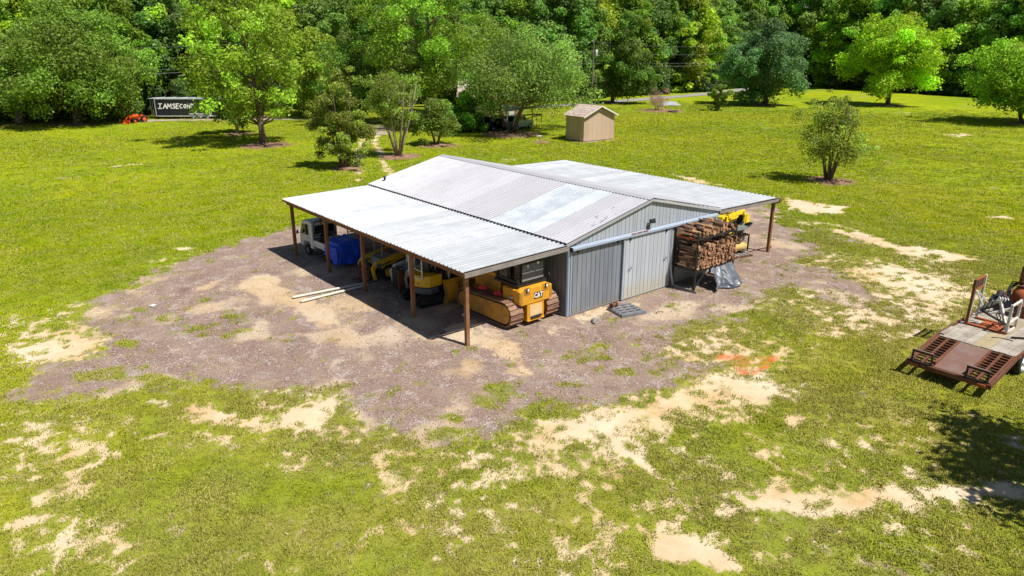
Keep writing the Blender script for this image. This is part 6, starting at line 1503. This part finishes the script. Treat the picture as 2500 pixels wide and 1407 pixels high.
a = make_proto(4, 7.4, 6.2, .22, 'round', 34, 190, .14, .16, 1, 'bark_pale', droop=.3)
tree(a, 'young_tree', 'smaller tree with whitish trunk just behind the tall yellow green one', TT(10.5, 66.3), (0.109, 0.196, 0.029), 1)
a = make_proto(5, 12.2, 12.5, .14, 'round', 75, 260, .16, .28, 1, 'bark', droop=.2)
tree(a, 'shade_tree', 'round bright tree beside the driveway right of the tall yellow green one', TT(26.2, 79), (.185, .285, .026), 2)
a = make_proto(66, 8.2, 5.2, .05, 'egg', 90, 200, .085, .14, 5, 'bark', sparse=1.0, crad=.14)
tree(a, 'crape_myrtle', 'narrow olive green crape myrtle nearest the barn, leaves down to the ground', TT(8.95, 36.6), (.155, .215, .030), 0)
a = make_proto(7, 8.6, 7.6, .34, 'vase', 62, 170, .085, .17, 7, 'bark_pale', crad=.125)
tree(a, 'crape_myrtle', 'multi-stemmed crape myrtle with bare pale stems by the dirt track', TT(16.0, 39.6), (.145, .225, .032), 0)
a = make_proto(8, 5.0, 5.4, .12, 'round', 44, 220, .09, .16, 4, 'bark', droop=.25)
tree(a, 'crape_myrtle', 'low dense rounded crape myrtle on a mulch heap behind the barn ridge', TT(22.9, 43.7), (.125, .215, .030), 0)
a = make_proto(9, 19.5, 16, .17, 'tall', 130, 250, .15, .36, 1, 'bark', crad=.12, droop=.15)
tree(a, 'tall_tree', 'tallest tree in the middle, its trunk rising behind the crape myrtles', TT(31.8, 58.1), (.16, .31, .026), 0)
a = make_proto(10, 12.6, 16.5, .31, 'spread', 110, 290, .125, .32, 3, 'bark', offs=(1.4, -1.2), droop=.25, crad=.14)
tree(a, 'spreading_tree', 'wide grey green tree spreading over the silver suv and the tan shed', TT(35.0, 46.3), (.150, .265, .050), 0)
a = make_proto(29, 15, 12, .12, 'round', 80, 250, .16, .3, 1, 'bark', droop=.2)
tree(a, 'shade_tree', 'rounded green tree behind the driveway between the tallest tree and the wide one', TT(44, 70), (.095, .19, .022), 1)
tree(a, 'shade_tree', 'rounded green tree behind the crape myrtles left of the tallest tree', TT(25.5, 66.5), (.085, .175, .022), 3, .82)
tree(a, 'shade_tree', 'rounded green tree beyond the road left of the near utility pole', TT(58, 79.5), (.105, .195, .024), 4.4, .8)
a = make_proto(11, 5.4, 5.8, .0, 'round', 50, 250, .13, .10, 3, 'bark', droop=.2)
tree(a, 'green_bush', 'big bright green bush between the parked cars', TT(31.9, 50.7), (.11, .27, .026), 0, cat='bush')
a = make_proto(12, 16, 10, .13, 'cone', 90, 260, .17, .30, 1, 'bark', droop=.3, offs=(1.5, -1.5))
tree(a, 'dark_tree', 'conical dark green tree at the roadside right of the near utility pole', TT(75.9, 69.0), (0.087, 0.171, 0.023), 0)
a13 = make_proto(13, 3.6, 4.4, .2, 'round', 26, 60, .07, .10, 5, 'bark_pale', crad=.17)
tree(a13, 'bare_shrub', 'nearly bare pinkish shrub on a patch of bare soil', TT(71.1, 55.2), (0.319, 0.217, 0.174), 0, cat='shrub')
a = make_proto(14, 4.3, 3.8, .16, 'egg', 26, 170, .11, .07, 1, 'bark')
tree(a, 'small_tree', 'small round young tree alone on the far lawn', TT(77.9, 48.8), (0.123, 0.217, 0.023), 0)
a = make_proto(15, 14.5, 13.5, .14, 'round', 120, 330, .17, .38, 1, 'bark', droop=.3)
tree(a, 'magnolia_tree', 'large dark bluish green tree with two trunks on the far lawn', TT(93.2, 50.5), (.085, .185, .060), 0)
inst('trunk', MB().tube([(-1.2, 1.6, -.2), (-1.3, 1.6, 2.), (-.8, 1., 5)], [.42, .3, .12], 9).mesh('trunk', M['bark'], True), bpy.data.objects['magnolia_tree'])
a = make_proto(16, 14.8, 15, .23, 'round', 110, 300, .19, .32, 1, 'bark', droop=.15)
tree(a, 'bright_tree', 'vivid lime green round tree at the far right of the lawn', TT(107.9, 36.9), (.215, .40, .016), 0)
a = make_proto(17, 12.5, 15, .22, 'round', 100, 290, .17, .34, 2, 'bark', droop=.3)
tree(a, 'bright_tree', 'bright green forked tree at the right edge of the picture', TT(93.2, 12.9), (.165, .33, .022), 1.)
a = make_proto(18, 7.2, 6.0, .24, 'egg', 70, 110, .08, .17, 6, 'bark', lean=(-.9, .3), crad=.13, droop=.5)
tree(a, 'ragged_tree', 'ragged half bare crape myrtle on a mulch mound right of the barn', TT(35.0, 8.2), (.175, .255, .036), 0)
a = make_proto(19, 2.5, 1.3, .25, 'egg', 8, 60, .07, .03, 1, 'bark_pale')
tree(a, 'sapling', 'tiny staked sapling on the lawn left of the tan shed', TT(57.3, 58.0), (0.160, 0.217, 0.043), 0, cat='sapling')
for args in ((9.2, 54.7, 2.6, 'round mulch bed under the tall yellow green tree'), (10.5, 66.2, 1.6, 'mulch bed under the tree with whitish trunk'), (8.95, 36.5, 1.35, 'mulch bed under the narrow olive crape myrtle'),
             (16.0, 39.4, 1.9, 'mulch bed under the multi-stemmed crape myrtle'), (22.9, 43.5, 2.0, 'mulch heap under the low rounded crape myrtle'), (35.0, 8.1, 1.75, 'mulch mound under the ragged tree right of the barn'),
             (34.6, 46.0, 3.4, 'wide bare bed under the tree spreading over the suv'), (32.7, 38.6, 1.0, 'small bare ring under the bird bath'), (92.6, 50.6, 2.6, 'dark mulch ring under the dark two trunked tree'),
             (107.9, 36.8, 2.6, 'dark mulch ring under the lime green tree'), (93.0, 12.9, 2.3, 'mulch ring under the forked tree at the right edge'), (71.1, 54.4, 3.4, 'wide bare soil ring under the pinkish shrub'),
             (75.9, 69.0, 2.4, 'dark mulch ring under the conical dark tree'), (-7.5, 94.6, 2.8, 'mulch bed under the far left oak'), (-1.8, 89.0, 3.0, 'mulch bed under the large spreading oak')): mulch(*args)
# tree out of the frame to the right whose shade falls on the lawn
a = make_proto(20, 10., 8.2, .32, 'round', 46, 170, .15, .28, 1, 'bark', droop=.1)
tree(a, 'shade_tree', 'tree standing out of the picture whose dappled shade falls on the near right lawn', (3.2, -19.9, 0), G_MID, 0)

# --- woodland beyond the road and behind the lawns
W1 = [make_proto(40+i, 19, 11, .04, sh_, 110, 240, .23, .32, 1, 'bark', droop=.25) for i, sh_ in enumerate(('tall', 'round', 'cone', 'egg', 'tall', 'round'))]
g = np.random.default_rng(55); WG = 'tall trees standing shoulder to shoulder in the woodland edge'
shades = [(.115, .225, .020), (.150, .265, .018), (.085, .185, .030), (.185, .275, .018), (.120, .225, .040), (.080, .165, .036)]
def woods(pts, lab, grp, back, rev=False, br=1.25):
    for i_, (x, y) in enumerate(pts):
        k = g.integers(len(W1)); s_ = g.uniform(.85, 1.2)*back; c = np.array(shades[g.integers(6)])*br*g.uniform(.85, 1.15)
        t_ = tree(W1[k], 'woodland_tree', '%s %s' % (ORD[i_] if not rev else ORD[len(pts)-1-i_], lab), TT(x+g.uniform(-1.6, 1.6), y+g.uniform(-1.5, 1.5)), tuple(c), g.uniform(0, 6.28), s_, grp, sz=s_*g.uniform(.9, 1.15))
right = [(148+2*math.sin(k), -22+k*5.6) for k in range(17)]
far = [(64+k*6.0, 83.5+1.3*math.sin(k*2)+max(0, k-9)*.6) for k in range(16)]
left = [(-32+k*5.6, 106-.16*k*5.6+1.2*math.sin(k*1.7)) for k in range(17)]
woods(right, 'woodland tree from the left in the dark edge closing the right lawn', WG+' right of the lawn', 1.12, True, 1.55)
woods(far, 'woodland tree from the left in the green edge beyond the road', WG+' beyond the road', 1.1)
woods([p for p in left if not (-20 < p[0] < 4)], 'tree from the left in the woodland behind the black trailer', WG+' at the left', .98)
woods([p for p in left if (-20 < p[0] < 4)], 'from the left of the lower woodland trees behind the left oaks', 'lower woodland trees at the left', .92)
woods([(155+2*math.sin(k), -25+k*7) for k in range(15)], 'tree from the left in the taller row behind the right woodland edge', 'second row of the right woodland', 1.35, True, 1.55)
woods([(60+k*7.5, 93+max(0, k-9)*.6) for k in range(14)], 'tree from the left in the taller row behind the woodland beyond the road', 'second row of the woodland beyond the road', 1.35)
woods([(8+k*7, 107) for k in range(8)], 'tree from the left in the taller row behind the black trailer', 'second row of the left woodland', 1.2)
# undergrowth closes the foot of the woods; a far mass of trees behind
def shrub_obj(seed, H_, W_):
    tk, cr = make_proto(seed, H_, W_, .0, 'round', 26, 200, .22, .1, 3, 'bark', droop=.2); o = bpy.data.objects.new('shrub', cr); o.color = (.05, .11, .02, 1); return o
pts = []
for L_ in (right, far, left):
    for (x0, y0), (x1, y1) in zip(L_, L_[1:]):
        for k in range(3): t_ = k/3; ox = -3.2 if L_ is right else 0; oy = -3.0 if L_ is not right else 0; pts.append((x0+(x1-x0)*t_+ox+g.uniform(-1, 1), y0+(y1-y0)*t_+oy+g.uniform(-.9, .9), -.1))
pts = [p for p in pts if not (L_ is None)]
n_ = len(pts); scatter('undergrowth', pts, np.stack([np.zeros(n_), np.zeros(n_), g.uniform(0, 6.28, n_)], 1), g.uniform(.7, 1.35, n_), [shrub_obj(60, 3.4, 5), shrub_obj(61, 2.6, 4.2)], kind='stuff')
pts = [(166+g.uniform(0, 25), -60+k*3.2, -.3) for k in range(52)]+[(52+k*3.4, 104+g.uniform(0, 25), -.3) for k in range(36)]+[(-45+k*4.5, 120-.1*k*4.5+g.uniform(0, 22), -.3) for k in range(26) if not (-24 < -45+k*4.5 < 6)]
n_ = len(pts); fw = [bpy.data.objects.new('far_tree', W1[i][1]) for i in (0, 1, 3)]
for o in fw: o.color = (.045, .098, .022, 1)
scatter('far_woodland', pts, np.stack([np.zeros(n_), np.zeros(n_), g.uniform(0, 6.28, n_)], 1), g.uniform(1.05, 1.45, n_), fw, kind='stuff')

# ================================================================== UTILITY POLES AND WIRES
M['wire'] = weather('weathered_cable', (.25, .25, .26), (.2, .2, .2), 1.)
def pole(x, y, h, lab, rz):
    t = thing('utility_pole', lab, 'utility pole', (x, y, -.1), rz)
    MB().cyl((0, 0, 0), (0, 0, h), .15, 10, .10).build('pole', M['galvpipe'], t)
    tf = MB().lathe([(0, h-2.1), (.22, h-2.1), (.24, h-2.0), (.24, h-1.2), (.18, h-1.12), (0, h-1.1)], (.48, 0, 0), n=14).build('transformer', M['alu'], t, smooth=True)
    MB().bb(.1, .3, -.04, .04, h-1.9, h-1.8).build('bracket', M['darksteel'], t); MB().cyl((.48, 0, h-1.1), (.48, 0, h-.85), .03, 6).build('bushing', M['darksteel'], tf)
    MB().cyl((0, 0, h), (0, 0, h+.25), .04, 6).build('insulator', M['white'], t)
    return t
pole(71.4, 69.6, 10.0, 'near wooden utility pole with grey transformer behind the wide tree', R(-39)); pole(120.5, 68.6, 10.2, 'far wooden utility pole with grey transformer right of the dark two trunked tree', R(-39))
wires = [((71.4, 69.6), (120.5, 68.6)), ((24.2, 86.5), (71.4, 69.6)), ((-22, 104.5), (24.2, 86.5))]
hs_l = (10.1, 8.7, 7.2, 6.7)
for si, ((x0, y0), (x1, y1)) in enumerate(wires):
    for h in hs_l:
        pts = [(x0+(x1-x0)*k/16, y0+(y1-y0)*k/16, h-.9*4*(k/16)*(1-k/16)) for k in range(17)]
        o = MB().tube(pts, .012 if h > 7 else .02, 5).build('power_line', M['wire']); tag(o, ['power line strung between the two utility poles before the woodland', 'power line running left from the near pole behind the middle trees', 'power line crossing above the black trailer at the left'][si]+{10.1: ', the topmost wire', 8.7: ', second from the top', 7.2: ', third from the top', 6.7: ', the lowest wire'}[h], 'power line')
